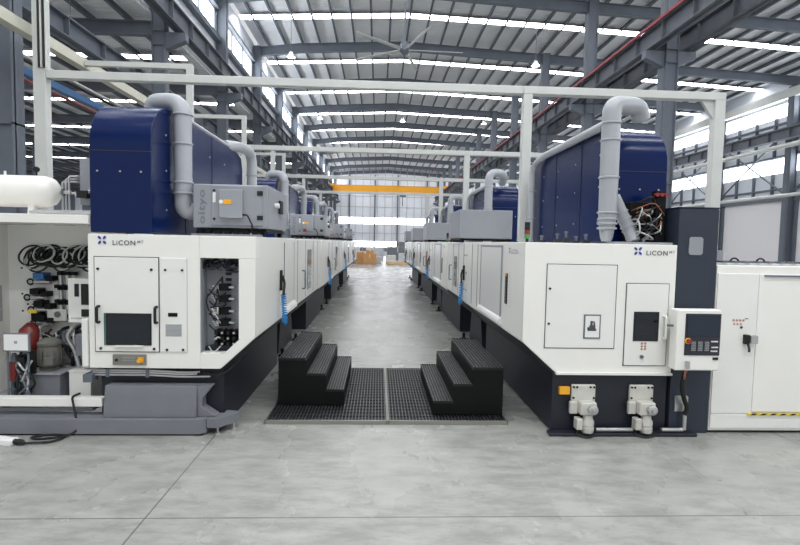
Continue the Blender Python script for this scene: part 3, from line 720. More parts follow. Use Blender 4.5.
# signal towers
def tower(x, y, z, label):
    t = thing('signal_tower', label, 'signal light', (x, y, z))
    MB().cyl((x, y, z), (x, y, z+.04), .018, 12).build('stem', M['rubber'], t)
    for i, m in enumerate(('green', 'red', 'rubber', 'rubber')):
        MB().lathe([(0, 0), (.03, 0), (.03, .045), (0, .045)], (x, y, z+.04+i*.047), 'Z', 16).build('lamp_segment', M[m], t)
    return t
tower(1.68, 5.6, 2.032, 'small red and green signal tower beside the gantry post on the control-panel row')
tower(1.72, 12.4, 2.032, 'small signal tower on the second machine of the control-panel row')

# ducts: tank-side row
def duct_L(k, lab1, lab2):
    dy = PIT*k
    t = thing('exhaust_duct', lab1, 'duct', (-2.17, 5.72+dy, 2.2), 'grey exhaust ducts on the machine roofs')
    path = fillet([(-2.03, 5.84+dy, 2.31), (-2.2, 5.76+dy, 2.3), (-2.18, 5.72+dy, 2.5), (-2.18, 5.72+dy, 3.51), (-2.55, 5.84+dy, 3.52), (-2.57, 5.88+dy, 3.38)], .19, 7)
    duct_parts(t, path, .092, [((-2.18, 5.72+dy, zz), 'Z') for zz in (2.5, 2.62, 3.04, 3.36)])
    t2 = thing('exhaust_duct', lab2, 'duct', (-2.19, 8.78+dy, 2.05), 'grey exhaust ducts on the machine roofs')
    path = fillet([(-2.19, 8.78+dy, 2.05), (-2.19, 8.78+dy, 3.5), (-2.3, 8.3+dy, 3.5), (-2.38, 7.85+dy, 3.42)], .24, 7)
    duct_parts(t2, path, .085, [((-2.19, 8.78+dy, zz), 'Z') for zz in (2.75, 3.1)])
    MB().cyl((-2.33, 8.0+dy, 3.425), (-2.33, 5.75+dy, 3.425), .03, 10).build('edge_tube', M['pipe'], t2)
for k in range(4):
    duct_L(k, ['thick grey duct bending over the navy housing, next to the lettered filter box', 'grey duct at the front of the second navy housing in the tank-side row', 'grey duct at the front of the third navy housing in the tank-side row', 'grey duct at the front of the last navy housing in the tank-side row'][k],
           ['grey duct at the back of the navy housing, rising behind the lettered filter box', 'grey duct at the back end of the second navy housing in the tank-side row', 'grey duct at the back end of the third navy housing in the tank-side row', 'grey duct at the back end of the last navy housing in the tank-side row'][k])
def duct_R(k, lab1, lab2):
    dy = PIT*k
    t = thing('exhaust_duct', lab1, 'duct', (2.5, 5.4+dy, 2.05), 'grey exhaust ducts on the machine roofs')
    if k == 0:
        path = [(2.5, 5.4, 2.05), (2.5, 5.4, 2.2)]
        mb = MB().lathe([(.05, 0), (.065, .04), (.09, .2), (.094, .28), (.098, .7), (.098, 1.28)], (2.5, 5.4, 2.057), 'Z', 22)
        mb.build('pipe', M['pipe'], t)
        el = fillet([(2.5, 5.4, 3.33), (2.5, 5.4, 3.53), (2.86, 5.54, 3.56), (2.93, 5.6, 3.44)], .2, 8)
        MB().tube(el, .098, 18).build('elbow', M['pipe'], t)
        for zz in (2.2, 2.25, 2.3, 2.37, 2.75, 3.15, 3.33): MB().ring((2.5, 5.4, zz), .1 if zz > 2.3 else .094, .012).build('flange', M['pipe'], t)
    else:
        path = fillet([(2.45, 5.2+dy, 2.05), (2.45, 5.2+dy, 3.6), (2.85, 5.4+dy, 3.62), (2.9, 5.8+dy, 3.45)], .2, 7)
        duct_parts(t, path, .09, [((2.45, 5.2+dy, zz), 'Z') for zz in (2.8, 3.3)])
    t2 = thing('exhaust_duct', lab2, 'duct', (2.57, 8.4+dy, 2.05), 'grey exhaust ducts on the machine roofs')
    path = fillet([(2.56, 8.35+dy, 2.06), (2.56, 8.35+dy, 3.3), (2.6, 8.0+dy, 3.41), (2.605, 5.72+dy, 3.41)], .22, 7)
    duct_parts(t2, path, .052, [((2.56, 8.35+dy, zz), 'Z') for zz in (2.45, 2.9)])
for k in range(4):
    duct_R(k, ['thick grey duct with flanges and tapered foot, near the slate blue tower', 'grey duct with elbow in front of the second navy housing of the control-panel row', 'grey duct in front of the third navy housing of the control-panel row', 'grey duct in front of the last navy housing of the control-panel row'][k],
           ['thin grey duct along the top edge of the navy housing, behind the gantry post', 'thin grey duct at the back of the second navy housing of the control-panel row', 'thin grey duct at the back of the third navy housing of the control-panel row', 'thin grey duct at the back of the last navy housing of the control-panel row'][k])
t = thing('branch_duct', 'slanting grey duct leaning beside the thick flanged duct on the machine roof', 'duct', (2.8, 5.5, 2.05))
path = [(2.6, 5.48, 2.55), (2.7, 5.5, 2.38), (2.79, 5.48, 2.2), (2.82, 5.42, 2.06)]
MB().tube(fillet(path, .1), .07, 16).build('pipe', M['pipe'], t)
d_ = (Vector(path[2])-Vector(path[1])).normalized()
for f in (.0, .4, .8, 1.0):
    p_ = Vector(path[1]).lerp(Vector(path[2]), f); MB().tube([p_-d_*.008, p_+d_*.008], .082, 16).build('flange', M['pipe'], t)

# mist filter boxes
def filter_box(name, label, x0, x1, y0, y1, z0, z1, full):
    t = thing(name, label, 'filter box', ((x0+x1)/2, (y0+y1)/2, 2.035), 'grey mist filter boxes on the machine roofs')
    MB().box(x0, x1, y0, y1, z0, z1).build('casing', M['grey'], t, .012)
    for xx in (x0+.06, x1-.1):
        for yy in (y0+.06, y1-.1): B('foot', M['black'], t, xx, xx+.05, yy, yy+.05, 2.033, z0)
    MB().box(x0+.03, x1-.03, y0+.03, y1-.03, z0-.035, z0-.003).build('skid', M['black'], t, smooth=False)
    if full:
        d = MB().box(x0+.2, x1-.06, y0-.012, y0+.002, z0+.03, z1-.012).build('door', M['grey'], t, .006)
        mb = MB()
        for (xx, zz) in ((x0+.235, z1-.07), (x0+.235, z0+.1)): mb.lathe([(0, -.012), (.014, -.012), (.014, 0), (0, 0)], (xx, y0-.012, zz), 'Y', 12)
        mb.build('latch', M['rubber'], d)
        for zz in (z1-.09, z0+.12): B('hinge', M['rubber'], d, x1-.12, x1-.06, y0-.026, y0, zz-.025, zz+.025, .004)
        B('gauge', M['paper'], d, x0+.218, x0+.25, y0-.018, y0-.01, z1-.2, z1-.09, .008); 
        jb = B('junction_box', M['grey'], t, x0+.3, x0+.55, y0-.07, y0-.012, z0+.11, z1-.06, .008)
        MB().m(0).box(x0+.35, x0+.435, y0-.074, y0-.069, z0+.26, z0+.31).m(1).lathe([(0, -.004), (.022, -.004), (.022, 0), (0, 0)], (x0+.325, y0-.07, z0+.285), 'Y', 14).build('warning_label', [M['amber'], M['paper']], jb, smooth=False)
        MB().tube(fillet([(x0+.55, y0-.04, z0+.15), (x0+.6, y0-.05, z0+.15), (x0+.66, y0-.05, z0+.03), (x0+.64, y0-.03, z0-.03)], .04), .009, 8).build('cable', M['rubber'], jb)
        lettering('brand_lettering', 'oltyo', M['greyd'], t, (x0+.155, y0-.003, z0+.045), Z_, (-1, 0, 0), .37, .1)
        # side facing the aisle
        B('side_gauge', M['rubber'], t, x1, x1+.03, y0+.55, y0+.72, z0+.2, z0+.36, .01)
        MB().lathe([(0, 0), (.03, 0), (.03, .05), (0, .05)], (x1, y0+.35, z0+.28), 'X', 14).build('gauge_dial', M['paper'], t)
    return t
FL = ['grey filter box with vertical lettering and orange label, beside the thick duct', 'second grey filter box along the tank-side row', 'third grey filter box along the tank-side row', 'grey filter box farthest along the tank-side row']
f0 = filter_box('mist_filter_box', FL[0], -2.04, -1.22, 5.62, 6.72, 2.12, 2.6, True)
f1 = dup(f0, 0, PIT, 0, FL[1])
for k in (2, 3): dup(f0, 0, PIT*k, 0, FL[k])
B('switch_label', M['red'], f1, -1.72, -1.65, 11.53, 11.56, 2.2, 2.27)
FR = ['plain grey filter box beside the first gantry post, in the control-panel row', 'second plain grey filter box along the control-panel row', 'third plain grey filter box along the control-panel row', 'plain grey filter box farthest along the control-panel row']
r0 = filter_box('mist_filter_box', FR[0], 1.46, 2.44, 9.06, 10.3, 2.1, 2.62, False)
for k in (1, 2, 3): dup(r0, 0, PIT*k, 0, FR[k])

# blue air hoses on the aisle faces
def air_hose(x, y, s, label):
    t = thing('air_gun_hose', label, 'air hose', (x, y, .95), 'blue air guns hung on the machine sides')
    B('bracket', M['rubber'], t, x, x+s*.03, y-.02, y+.02, 1.36, 1.62, .004)
    MB().tube(fillet([(x+s*.03, y, 1.55), (x+s*.06, y-.01, 1.46), (x+s*.06, y-.05, 1.38), (x+s*.07, y-.12, 1.36), (x+s*.07, y-.14, 1.28)], .04), .017, 10).build('gun_handle', M['rubber'], t)
    pts = []
    for i in range(150):
        a = i*2*PI/14; q = i/149
        pts.append((x+s*(.07+.028*math.cos(a)+.02*q), y-.14+.028*math.sin(a), 1.33-.31*q))
    MB().tube(pts, .0085, 6).build('coil', M['hoseb'], t)
    MB().tube(fillet([(x+s*.09, y-.14, 1.03), (x+s*.09, y-.13, .96), (x+s*.05, y, .95), (x+s*.02, y+.2, .975)], .05), .03, 10).build('hose', M['hoseb'], t)
AL = ['blue coiled air hose hung on the side of the first tank-side machine', 'blue air hose on the side of the second tank-side machine', 'blue air hose on the side of the third tank-side machine', 'blue air hose on the farthest tank-side machine']
AR = ['blue coiled air hose hung on the side of the first control-panel row machine', 'blue air hose on the side of the second control-panel row machine', 'blue air hose on the side of the third control-panel row machine', 'blue air hose on the farthest control-panel row machine']
for k in range(4):
    air_hose(-1.243, 6.42+PIT*k, 1, AL[k]); air_hose(1.528, 8.75+PIT*k, -1, AR[k])

# ================================================================== grey coolant base, hydraulic cabinet and tank beside the first machine
t = thing('coolant_trough', 'long grey sheet metal coolant base on the floor under the open hydraulic cabinet', 'coolant tank', (-3, 5.2, 0))
MB().prism([(-5.2, 5.045), (-1.78, 5.045), (-1.72, 5.09), (-1.72, 5.255), (-5.2, 5.255)], 'Z', .015, .172).build('lower_trough', M['greyd'], t, .006)
MB().box(-5.15, -1.76, 5.06, 5.25, 0, .015).build('foot_strip', M['black'], t, smooth=False)
MB().prism([(5.09, .174), (5.09, .27), (5.11, .36), (5.11, .38), (5.13, .49), (5.255, .49), (5.255, .174)], 'X', -2.75, -1.83).build('upper_trough', M['greyd'], t, .005)
MB().prism([(-1.829, .174), (-1.64, .174), (-1.78, .27), (-1.78, .36), (-1.68, .49), (-1.829, .49)], 'Y', 5.13, 5.255).build('end_piece', M['greyd'], t, .004)
pl = MB().prism([(-1.715, 5.07), (-1.6, 5.06), (-1.47, 5.25), (-1.44, 5.32), (-1.595, 5.35), (-1.595, 5.26), (-1.715, 5.26)], 'Z', .075, .17).build('end_bracket', M['greyd'], t, .004)
for (xx, yy) in ((-1.62, 5.12), (-1.49, 5.24)):
    MB().lathe([(0, 0), (.03, 0), (.03, .012), (.009, .016), (.009, .074), (0, .074)], (xx, yy, 0), 'Z', 12).build('levelling_foot', M['alu'], t)

cab = thing('hydraulic_cabinet', 'open white hydraulic cabinet full of hoses and valves beside the first machine', 'cabinet', (-3.6, 5.6, .18))
MB().box(-5.2, -2.79, 5.14, 5.24, .265, .352).build('front_sill', M['white'], cab, .006)
MB().box(-5.2, -2.95, 5.26, 6.0, .18, .21).build('floor_pan', M['grey'], cab, smooth=False)
MB().box(-4.27, -2.93, 5.97, 6.0, .21, 2.12).build('back_panel', M['white2'], cab, smooth=False)
MB().box(-4.3, -4.27, 5.26, 6.0, .21, 2.12).build('side_panel', M['white2'], cab, smooth=False)
MB().box(-5.2, -2.915, 5.17, 6.0, 2.125, 2.215).build('top_beam', M['white'], cab, .006)
for yy in (5.3, 5.9): MB().box(-5.2, -5.1, yy, yy+.08, 0, 2.125).build('post', M['white2'], cab, smooth=False)
B('wiring_diagram', mat('diagram_grey', (176, 178, 180), .6, noise=.2, nscale=40), cab, -4.268, -4.262, 5.4, 5.85, 1.02, 1.43)
B('yellow_label', M['tag'], cab, -3.86, -3.78, 5.165, 5.171, 2.15, 2.19)
mb = MB()
for (xx, zz) in ((-4.12, 1.62), (-4.06, 1.47), (-4.0, 1.47), (-4.12, 1.32), (-4.06, 1.2), (-4.0, 1.2), (-4.12, 1.12)): mb.lathe([(0, -.004), (.011, -.004), (.011, 0), (0, 0)], (xx, 5.97, zz), 'Y', 10)
mb.build('bolt_hole', M['rubber'], cab)
random.seed(5)
for i in range(34):
    xx = -3.95+.75*i/33+random.uniform(-.03, .03); zz = random.uniform(1.69, 1.8); r = random.uniform(.08, .13)
    tilt = random.uniform(-.5, .5); sq = random.uniform(.75, 1.)
    pts = [(xx+r*math.cos(a), 5.87+.05*math.sin(a+tilt)+random.uniform(-.004, .004)-.002*(i % 5), zz+r*sq*math.sin(a)) for a in [2*PI*j/22 for j in range(22)]]
    o = MB().tube(pts, .0105, 6, closed=True).build('coiled_hose', M['hosew'] if i % 4 == 1 else M['rubber'])
    tag(o, ('pale' if i % 4 == 1 else 'black')+' coiled hose in the bundle hung high on the white back panel', 'hose', ('pale' if i % 4 == 1 else 'black')+' hoses coiled on the back panel')
def hyd_valve(x, z, m='black', w=.1, label=None):
    o = thing('hydraulic_valve', label or 'small black and steel valve block on the white back panel under the coiled hoses', 'valve', (x, 5.9, z), None if label else 'valve blocks on the back panel')
    B('valve_body', M[m], o, x-w/2, x+w/2, 5.83, 5.965, z-.035, z+.035, .006)
    MB().m(0).cyl((x-w/2-.07, 5.89, z-.07), (x+w/2+.04, 5.89, z-.07), .028, 14).build('spool', M['alu'], o)
    B('coil_block', M['black'], o, x+w/2+.005, x+w/2+.085, 5.85, 5.96, z-.06, z+.0, .006)
    MB().ring((x-w/2-.05, 5.87, z-.07), .032, .01, 'Y', 16).build('fitting_ring', M['rubber'], o)
for i in range(34):
    xx = -3.93+.7*i/33+random.uniform(-.02, .02); zz = random.uniform(1.71, 1.83); r = random.uniform(.035, .07); tilt = random.uniform(-1, 1)
    pts = [(xx+r*1.3*math.cos(a), 5.93+.025*math.sin(a+tilt), zz+r*math.sin(a)) for a in [2*PI*j/16 for j in range(16)]]
    tag(MB().tube(pts, .012, 6, closed=True).build('coiled_hose', M['rubber']), 'black coiled hose in the bundle hung high on the white back panel', 'hose', 'black hoses coiled on the back panel')
for k, zz in enumerate((1.5, 1.33, 1.16)):
    o = thing('solenoid_row', ['upper', 'middle', 'lower'][k]+' row of three steel solenoid stems on the white back panel beside the junction cabinet', 'valve', (-3.55, 5.9, zz))
    for j in range(3):
        MB().m(0).cyl((-3.64+.075*j, 5.9, zz-.06), (-3.64+.075*j, 5.9, zz+.05), .022, 12).m(1).box(-3.665+.075*j, -3.615+.075*j, 5.87, 5.93, zz+.05, zz+.09).build('solenoid', [M['alu'], M['black']], o)
    B('manifold_bar', M['black'], o, -3.7, -3.45, 5.87, 5.965, zz-.1, zz-.06)
hyd_valve(-3.85, 1.54, 'blueb', .12, 'blue topped valve block on the white back panel')
for (x_, z_) in ((-3.9, 1.36), (-3.86, 1.22), (-3.84, 1.06)): hyd_valve(x_, z_)
o = thing('hydraulic_valve', 'steel plate valve with round dial and yellow tag, low on the white back panel', 'valve', (-3.7, 5.9, 1.05))
B('valve_plate', M['cast'], o, -3.78, -3.56, 5.86, 5.965, 1.02, 1.16, .008); MB().lathe([(0, -.01), (.035, -.01), (.035, 0), (0, 0)], (-3.66, 5.86, 1.1), 'Y', 16).build('dial', M['steel'], o)
B('yellow_tag', M['tag'], o, -3.99, -3.9, 5.86, 5.965, 1.11, 1.15)
random.seed(9)
for i in range(24):
    xa, xb = random.uniform(-3.8, -3.3), random.uniform(-3.85, -3.3); za, zb = random.uniform(.85, 1.0), random.uniform(.55, .8)
    o = MB().tube(fillet([(xa, 5.86, za), (xa+random.uniform(-.05, .05), 5.78, (za+zb)/2+.08), (xb, 5.74, zb), (xb, 5.8, zb-.05)], .08), random.choice((.012, .016, .02)), 8).build('hydraulic_hose', M[['rubber', 'steel', 'rubber', 'alu', 'rubber'][i % 5]], cab)
jb = thing('junction_cabinet', 'white junction cabinet with dark switch windows in the open hydraulic cabinet', 'cabinet', (-3.3, 5.7, 1.02))
B('casing', M['white'], jb, -3.385, -2.95, 5.6, 5.8, 1.05, 1.54, .008)
for (a, b, c_, e) in ((-3.31, -3.265, 1.34, 1.48), (-3.24, -3.14, 1.25, 1.48), (-3.24, -3.14, 1.12, 1.2)): B('switch_window', M['rubber'], jb, a, b, 5.592, 5.602, c_, e)
lettering('marking', 'POWER', M['inkl'], jb, (-3.35, 5.598, 1.09), X_, Z_, .12, .02)
o = thing('motor_pump', 'round grey electric motor standing on the grey oil tank', 'motor', (-3.72, 5.62, .45))
MB().lathe([(.0, 0), (.1, 0), (.1, .02), (.085, .03), (.115, .05), (.12, .06), (.12, .2), (.11, .26), (.118, .27), (.118, .3), (.07, .34), (0, .35)], (-3.6, 5.62, .532), 'Z', 24).build('motor_body', M['olive'], o)
B('terminal_box', M['olive'], o, -3.58, -3.48, 5.47, 5.54, .6, .69, .008); 
mb = MB()
for j in range(16):
    a = 2*PI*j/16; mb.box(-3.6+.118*math.cos(a)-.004, -3.6+.126*math.cos(a)+.004, 5.62+.118*math.sin(a)-.004, 5.62+.126*math.sin(a)+.004, .63, .75)
mb.build('cooling_rib', M['olive'], o, smooth=False)
o = thing('oil_tank', 'grey square oil tank on the floor of the open hydraulic cabinet', 'tank', (-3.75, 5.62, .212))
B('tank_body', M['greyd'], o, -3.83, -3.39, 5.44, 5.86, .212, .51, .01); B('tank_lid', M['grey'], o, -3.85, -3.37, 5.42, 5.88, .512, .528, .004)
o = thing('accumulator', 'dark red rounded accumulator bottle behind the white notice board', 'accumulator', (-3.93, 5.75, .449))
MB().lathe([(0, 0), (.08, 0), (.11, .05), (.12, .1), (.12, .2), (.1, .28), (.05, .33), (.03, .35), (0, .35)], (-3.9, 5.76, .67), 'Z', 24).build('bottle', M['redp'], o)
B('stand', M['black'], o, -4.0, -3.78, 5.66, 5.88, .212, .668); B('bracket', M['black'], o, -3.97, -3.86, 5.88, 5.96, 1.0, 1.18)
o = thing('notice_board', 'small white notice board in a grey frame in front of the red accumulator', 'sign', (-4.0, 5.4, .7))
B('frame', M['greyd'], o, -3.87, -3.6, 5.3, 5.32, .79, .985, .004); B('sheet', M['paper'], o, -3.855, -3.615, 5.294, 5.302, .805, .97)
MB().box(-3.75, -3.72, 5.292, 5.295, .875, .905).build('printed_mark', M['keys'], o, smooth=False)
MB().cyl((-3.84, 5.325, .3), (-3.84, 5.325, .8), .01, 8).build('stand', M['steel'], o); B('stand_foot', M['steel'], o, -3.875, -3.805, 5.28, 5.36, .212, .3)
o = thing('oil_filter', 'small red filter canister with steel head below the notice board', 'filter', (-4.0, 5.35, .212))
MB().lathe([(0, .06), (.04, .06), (.045, .08), (.045, .26), (0, .26)], (-3.83, 5.4, .4), 'Z', 18).build('canister', M['redp'], o)
MB().lathe([(0, 0), (.035, 0), (.03, .05), (.02, .09), (0, .09)], (-3.83, 5.4, .662), 'Z', 16).build('filter_head', M['steel'], o); B('bracket', M['steel'], o, -3.86, -3.8, 5.38, 5.42, .212, .462)
random.seed(21)
o = thing('pump_piping', 'tangled black and steel piping between the red filter and the grey motor', 'pipes', (-3.9, 5.4, .212))
B('shadow_sheet', M['rubber'], o, -3.78, -3.62, 5.41, 5.43, .53, .78); B('pump_block', M['rubber'], o, -3.78, -3.7, 5.36, 5.41, .5, .72, .01)  # thin dark sheet added as the shadow behind the piping
for i in range(12):
    xa, za = random.uniform(-3.8, -3.62), random.uniform(.26, .76)
    MB().tube(fillet([(xa, 5.39, za), (xa+random.uniform(-.1, .1), 5.33, za+random.uniform(-.08, .1)), (random.uniform(-3.8, -3.62), 5.34, random.uniform(.24, .72)), (random.uniform(-3.8, -3.62), 5.39, random.uniform(.24, .7))], .05), .011, 8).build('pipe', M[['rubber', 'rubber', 'alu', 'steel'][i % 4]], o)
o = thing('junction_cabinet', 'low white box on the cabinet floor beside the grey oil tank', 'box', (-3.4, 5.6, .212))
B('casing', M['white'], o, -3.33, -3.1, 5.5, 5.75, .212, .53, .006); B('lid', M['white2'], o, -3.335, -3.095, 5.49, 5.76, .532, .545, .003)
o = thing('coolant_pump', 'dark grey pump with flange beside the machine edge in the hydraulic cabinet', 'pump', (-3.15, 5.6, .556))
B('pump_body', M['greyd'], o, -3.26, -3.08, 5.5, 5.68, .7, .94, .012); MB().lathe([(0, 0), (.06, 0), (.06, .14), (0, .14)], (-3.17, 5.6, .558), 'Z', 16).build('pump_foot', M['alu'], o)
MB().tube(fillet([(-3.29, 5.62, .56), (-3.32, 5.6, .75), (-3.4, 5.58, .9), (-3.32, 5.58, 1.01)], .08), .022, 10).build('pipe', M['alu'], o)

# pressure tank on top of the hydraulic cabinet
o = thing('pressure_tank', 'white horizontal pressure tank lying on top of the open hydraulic cabinet', 'tank', (-4.3, 5.65, 2.216))
MB().lathe([(0, 0), (.03, 0), (.09, -.02), (.145, -.07), (.168, -.14), (.172, -.2), (.172, -1.5), (0, -1.6)], (-3.48, 5.65, 2.475), 'X', 30).build('vessel', M['white'], o)
for xx in (-3.72, -4.25, -4.8): MB().prism([(xx-.04, 2.217), (xx+.04, 2.217), (xx+.025, 2.36), (xx-.025, 2.36)], 'Y', 5.55, 5.75).build('saddle', M['white2'], o)
MB().tube([(-3.48, 5.65, 2.475), (-3.36, 5.65, 2.475)], .02, 10).build('outlet', M['alu'], o)
MB().ring((-3.44, 5.65, 2.475), .028, .012, 'X', 14).build('union', M['steel'], o)
MB().cyl((-3.72, 5.65, 2.64), (-3.72, 5.65, 2.69), .01, 8).lathe([(0, -.01), (.03, -.01), (.03, .012), (0, .012)], (-3.72, 5.65, 2.715), 'Y', 14).build('pressure_gauge', M['rubber'], o)
MB().cyl((-4.05, 5.65, 2.64), (-4.05, 5.65, 2.69), .012, 8).build('nozzle', M['white2'], o)
o = thing('control_box', 'narrow grey control box with bent steel pipes standing behind the tank end', 'box', (-3.3, 5.85, 2.216))
B('casing', M['grey'], o, -3.34, -3.22, 5.78, 5.95, 2.35, 2.87, .008); B('stand', M['steel'], o, -3.33, -3.23, 5.8, 5.93, 2.216, 2.35)
for i in range(3):
    MB().tube(fillet([(-3.42-.035*i, 5.72, 2.24), (-3.42-.035*i, 5.72, 2.66-.03*i), (-3.36, 5.75, 2.66-.03*i), (-3.34, 5.8, 2.66-.03*i)], .03), .011, 8).build('pipe', M['alu'], o)
MB().tube(fillet([(-3.4, 5.7, 2.47), (-3.2, 5.7, 2.47), (-3.14, 5.7, 2.6), (-3.14, 5.8, 2.72)], .05), .014, 8).build('pipe', M['alu'], o)
B('valve', M['rubber'], o, -3.31, -3.2, 5.66, 5.74, 2.42, 2.5)
MB().cyl((-3.6, 5.35, 2.24), (-2.96, 5.35, 2.24), .016, 10).cyl((-3.6, 5.4, 2.26), (-2.96, 5.4, 2.26), .01, 10).build('pipe', M['alu'], o)
MB().cyl((-3.03, 5.7, 2.22), (-3.03, 5.7, 2.8), .018, 10).build('pipe', M['steel'], o)

# ================================================================== control-panel side: tower, console, cabinet
o = thing('machine_tower', 'tall slate blue tower with a small pale plate behind the control panel', 'tower', (3.4, 5.4, 0))
MB().box(3.165, 3.6, 5.16, 5.75, .0, 2.42).build('tower_body', M['navy'], o, .01)
B('top_cap', M['navy'], o, 3.16, 3.605, 5.155, 5.755, 2.422, 2.435, .004)
MB().prism([(3.28+.02, 1.93), (3.41, 1.93), (3.43, 1.95), (3.43, 2.1), (3.41, 2.12), (3.3, 2.12), (3.28, 2.1), (3.28, 1.95)], 'Y', 5.148, 5.162).build('pale_plate', M['grey'], o, smooth=False)
MB().prism([(3.215, .245), (3.345, .245), (3.36, .26), (3.36, .4), (3.345, .415), (3.215, .415)], 'Y', 5.148, 5.162).build('cable_gland_plate', M['alu'], o, smooth=False)
MB().cyl((3.3, 5.1, .06), (3.3, 5.1, .235), .02, 12).build('conduit', M['alu'], o)
MB().tube(fillet([(3.3, 5.1, .225), (3.32, 5.09, .3), (3.24, 5.04, .42), (3.2, 5.02, .56), (3.22, 5.02, .7)], .08), .024, 10).build('cable', M['rubber'], o)
MB().tube(fillet([(3.205, 5.018, .6), (3.21, 5.0, .7), (3.24, 4.99, .75)], .03), .01, 8).build('red_wire', M['hoser'], o)
o = thing('control_console', 'white control panel with dark screen and keypad before the slate tower', 'control panel', (3.3, 5.0, .74))
MB().box(3.06, 3.52, 4.93, 5.06, .745, 1.375).build('console_body', M['white'], o, .014)
fp = B('fascia', mat('fascia_dark', (40, 42, 54), .4), o, 3.145, 3.515, 4.922, 4.932, .905, 1.335, .003)
B('screen', M['screen'], fp, 3.16, 3.5, 4.917, 4.924, 1.1, 1.32)
for i, xx in enumerate((3.215, 3.285, 3.355)):
    mb = MB()
    for r in range(6):
        for q in range(3): mb.box(xx+q*.016-.002, xx+q*.016+.009, 4.914, 4.923, .955+r*.0165, .966+r*.0165)
    mb.build('keypad', M['keys'], fp, smooth=False)
for (a, z) in ((3.42, 1.045), (3.425, .985), (3.42, .945)):
    mb = MB()
    for q in range(4): mb.box(a+q*.018, a+q*.018+.012, 4.914, 4.923, z, z+.014)
    mb.build('keypad', M['paper'], fp, smooth=False)
MB().lathe([(0, -.04), (.022, -.04), (.022, -.025), (.012, -.022), (.012, 0), (0, 0)], (3.175, 4.922, 1.055), 'Y', 16).build('stop_button', M['red'], fp)
MB().ring((3.175, 4.918, 1.055), .026, .007, 'Y', 18).build('stop_collar', M['amber'], fp)
B('port_cover', M['rubber'], o, 3.45, 3.505, 4.922, 4.932, .86, .885)
B('key_switch', M['alu'], o, 3.16, 3.2, 4.9, 4.932, .77, .85, .004)
MB().tube(fillet([(3.18, 4.95, .745), (3.175, 4.94, .68), (3.2, 4.99, .64)], .03), .008, 8).build('red_wire', M['hoser'], o)
MB().cyl((3.0, 5.0, 1.2), (3.06, 5.0, 1.2), .012, 10).build('hinge_pin', M['steel'], o)
MB().box(3.25, 3.35, 5.06, 5.15, 1.0, 1.2).build('arm', M['white2'], o, .006)

o = thing('electrical_cabinet', 'long white electrical cabinet with door lock and striped edge, beside the slate tower', 'cabinet', (5, 5.5, 0))
MB().box(3.61, 7.0, 5.165, 5.8, .03, 1.825).build('cabinet_body', M['white'], o, .008)
MB().box(3.63, 7.0, 5.2, 5.78, 0, .03).build('plinth', M['base'], o, smooth=False)
MB().box(3.618, 4.068, 5.15, 5.167, .225, 1.74).build('door', M['white2'], o, .004)
MB().box(4.072, 5.8, 5.148, 5.167, .245, 1.74).build('door', M['white'], o, .004)
MB().box(3.618, 7.0, 5.15, 5.167, .06, .218).build('kick_panel', M['white2'], o, .004)
B('drip_rail', M['steel'], o, 4.12, 5.8, 5.128, 5.149, 1.715, 1.73)
n = 16; mb = MB().m(0).box(4.02, 5.8, 5.135, 5.15, .21, .232).m(1)
for i in range(n): mb.prism([(4.05+i*.11, .211), (4.1+i*.11, .211), (4.13+i*.11, .231), (4.08+i*.11, .231)], 'Y', 5.132, 5.136)
mb.build('hazard_strip', [M['tag'], M['rubber']], o, smooth=False)
for i in range(4): MB().lathe([(0, -.002), (.013, -.002), (.013, 0), (0, 0)], (3.81+i*.036, 5.149, 1.24), 'Y', 12).build('safety_sticker', stick, o)
for i in range(3): MB().lathe([(0, -.002), (.012, -.002), (.012, 0), (0, 0)], (3.82+i*.036, 5.149, 1.2), 'Y', 12).build('safety_sticker', stick, o)
B('warning_text', M['ink'], o, 3.935, 3.97, 5.146, 5.149, 1.255, 1.262)
MB().lathe([(0, -.006), (.014, -.006), (.014, 0), (0, 0)], (3.9, 5.149, 1.165), 'Y', 12).build('key_hole', M['ink'], o)
lk = B('door_lock', M['rubber'], o, 3.985-.02-.04, 4.0-.03, 5.1, 5.15, .99, 1.09, .004)
B('lock_plate', M['alu'], lk, 3.972, 4.05, 5.085, 5.15, 1.0, 1.085, .006); MB().tube(fillet([(3.95, 5.1, .99), (3.95, 5.08, .95), (3.935, 5.06, .92)], .02), .012, 8).build('lock_tab', M['rubber'], lk)
lettering('door_marking', '(F)', M['inkl'], o, (4.66, 5.146, .27), X_, Z_, .05, .04)
mb = MB().m(0).box(3.68, 6.9, 5.3, 5.5, 1.826, 1.85).m(1)
for i in range(24): mb.box(3.75+i*.13, 3.8+i*.13, 5.28, 5.52, 1.85, 1.87)
mb.build('cable_tray', [M['gantry'], M['steel']], o, smooth=False)
for xx in (3.95, 4.25): MB().tube(arc((xx, 5.38, 1.85), .05, 0, PI, 8, X_, Z_), .01, 8).build('cable_loop', M['rubber'], o)
gb = B('conduit_box', M['grey'], o, 3.74, 3.85, 5.42, 5.55, 1.86, 1.98, .006); MB().tube(fillet([(3.72, 5.4, 1.86), (3.68, 5.4, 2.02), (3.67, 5.4, 2.1)], .05), .022, 8).build('conduit', M['hosew'], o)

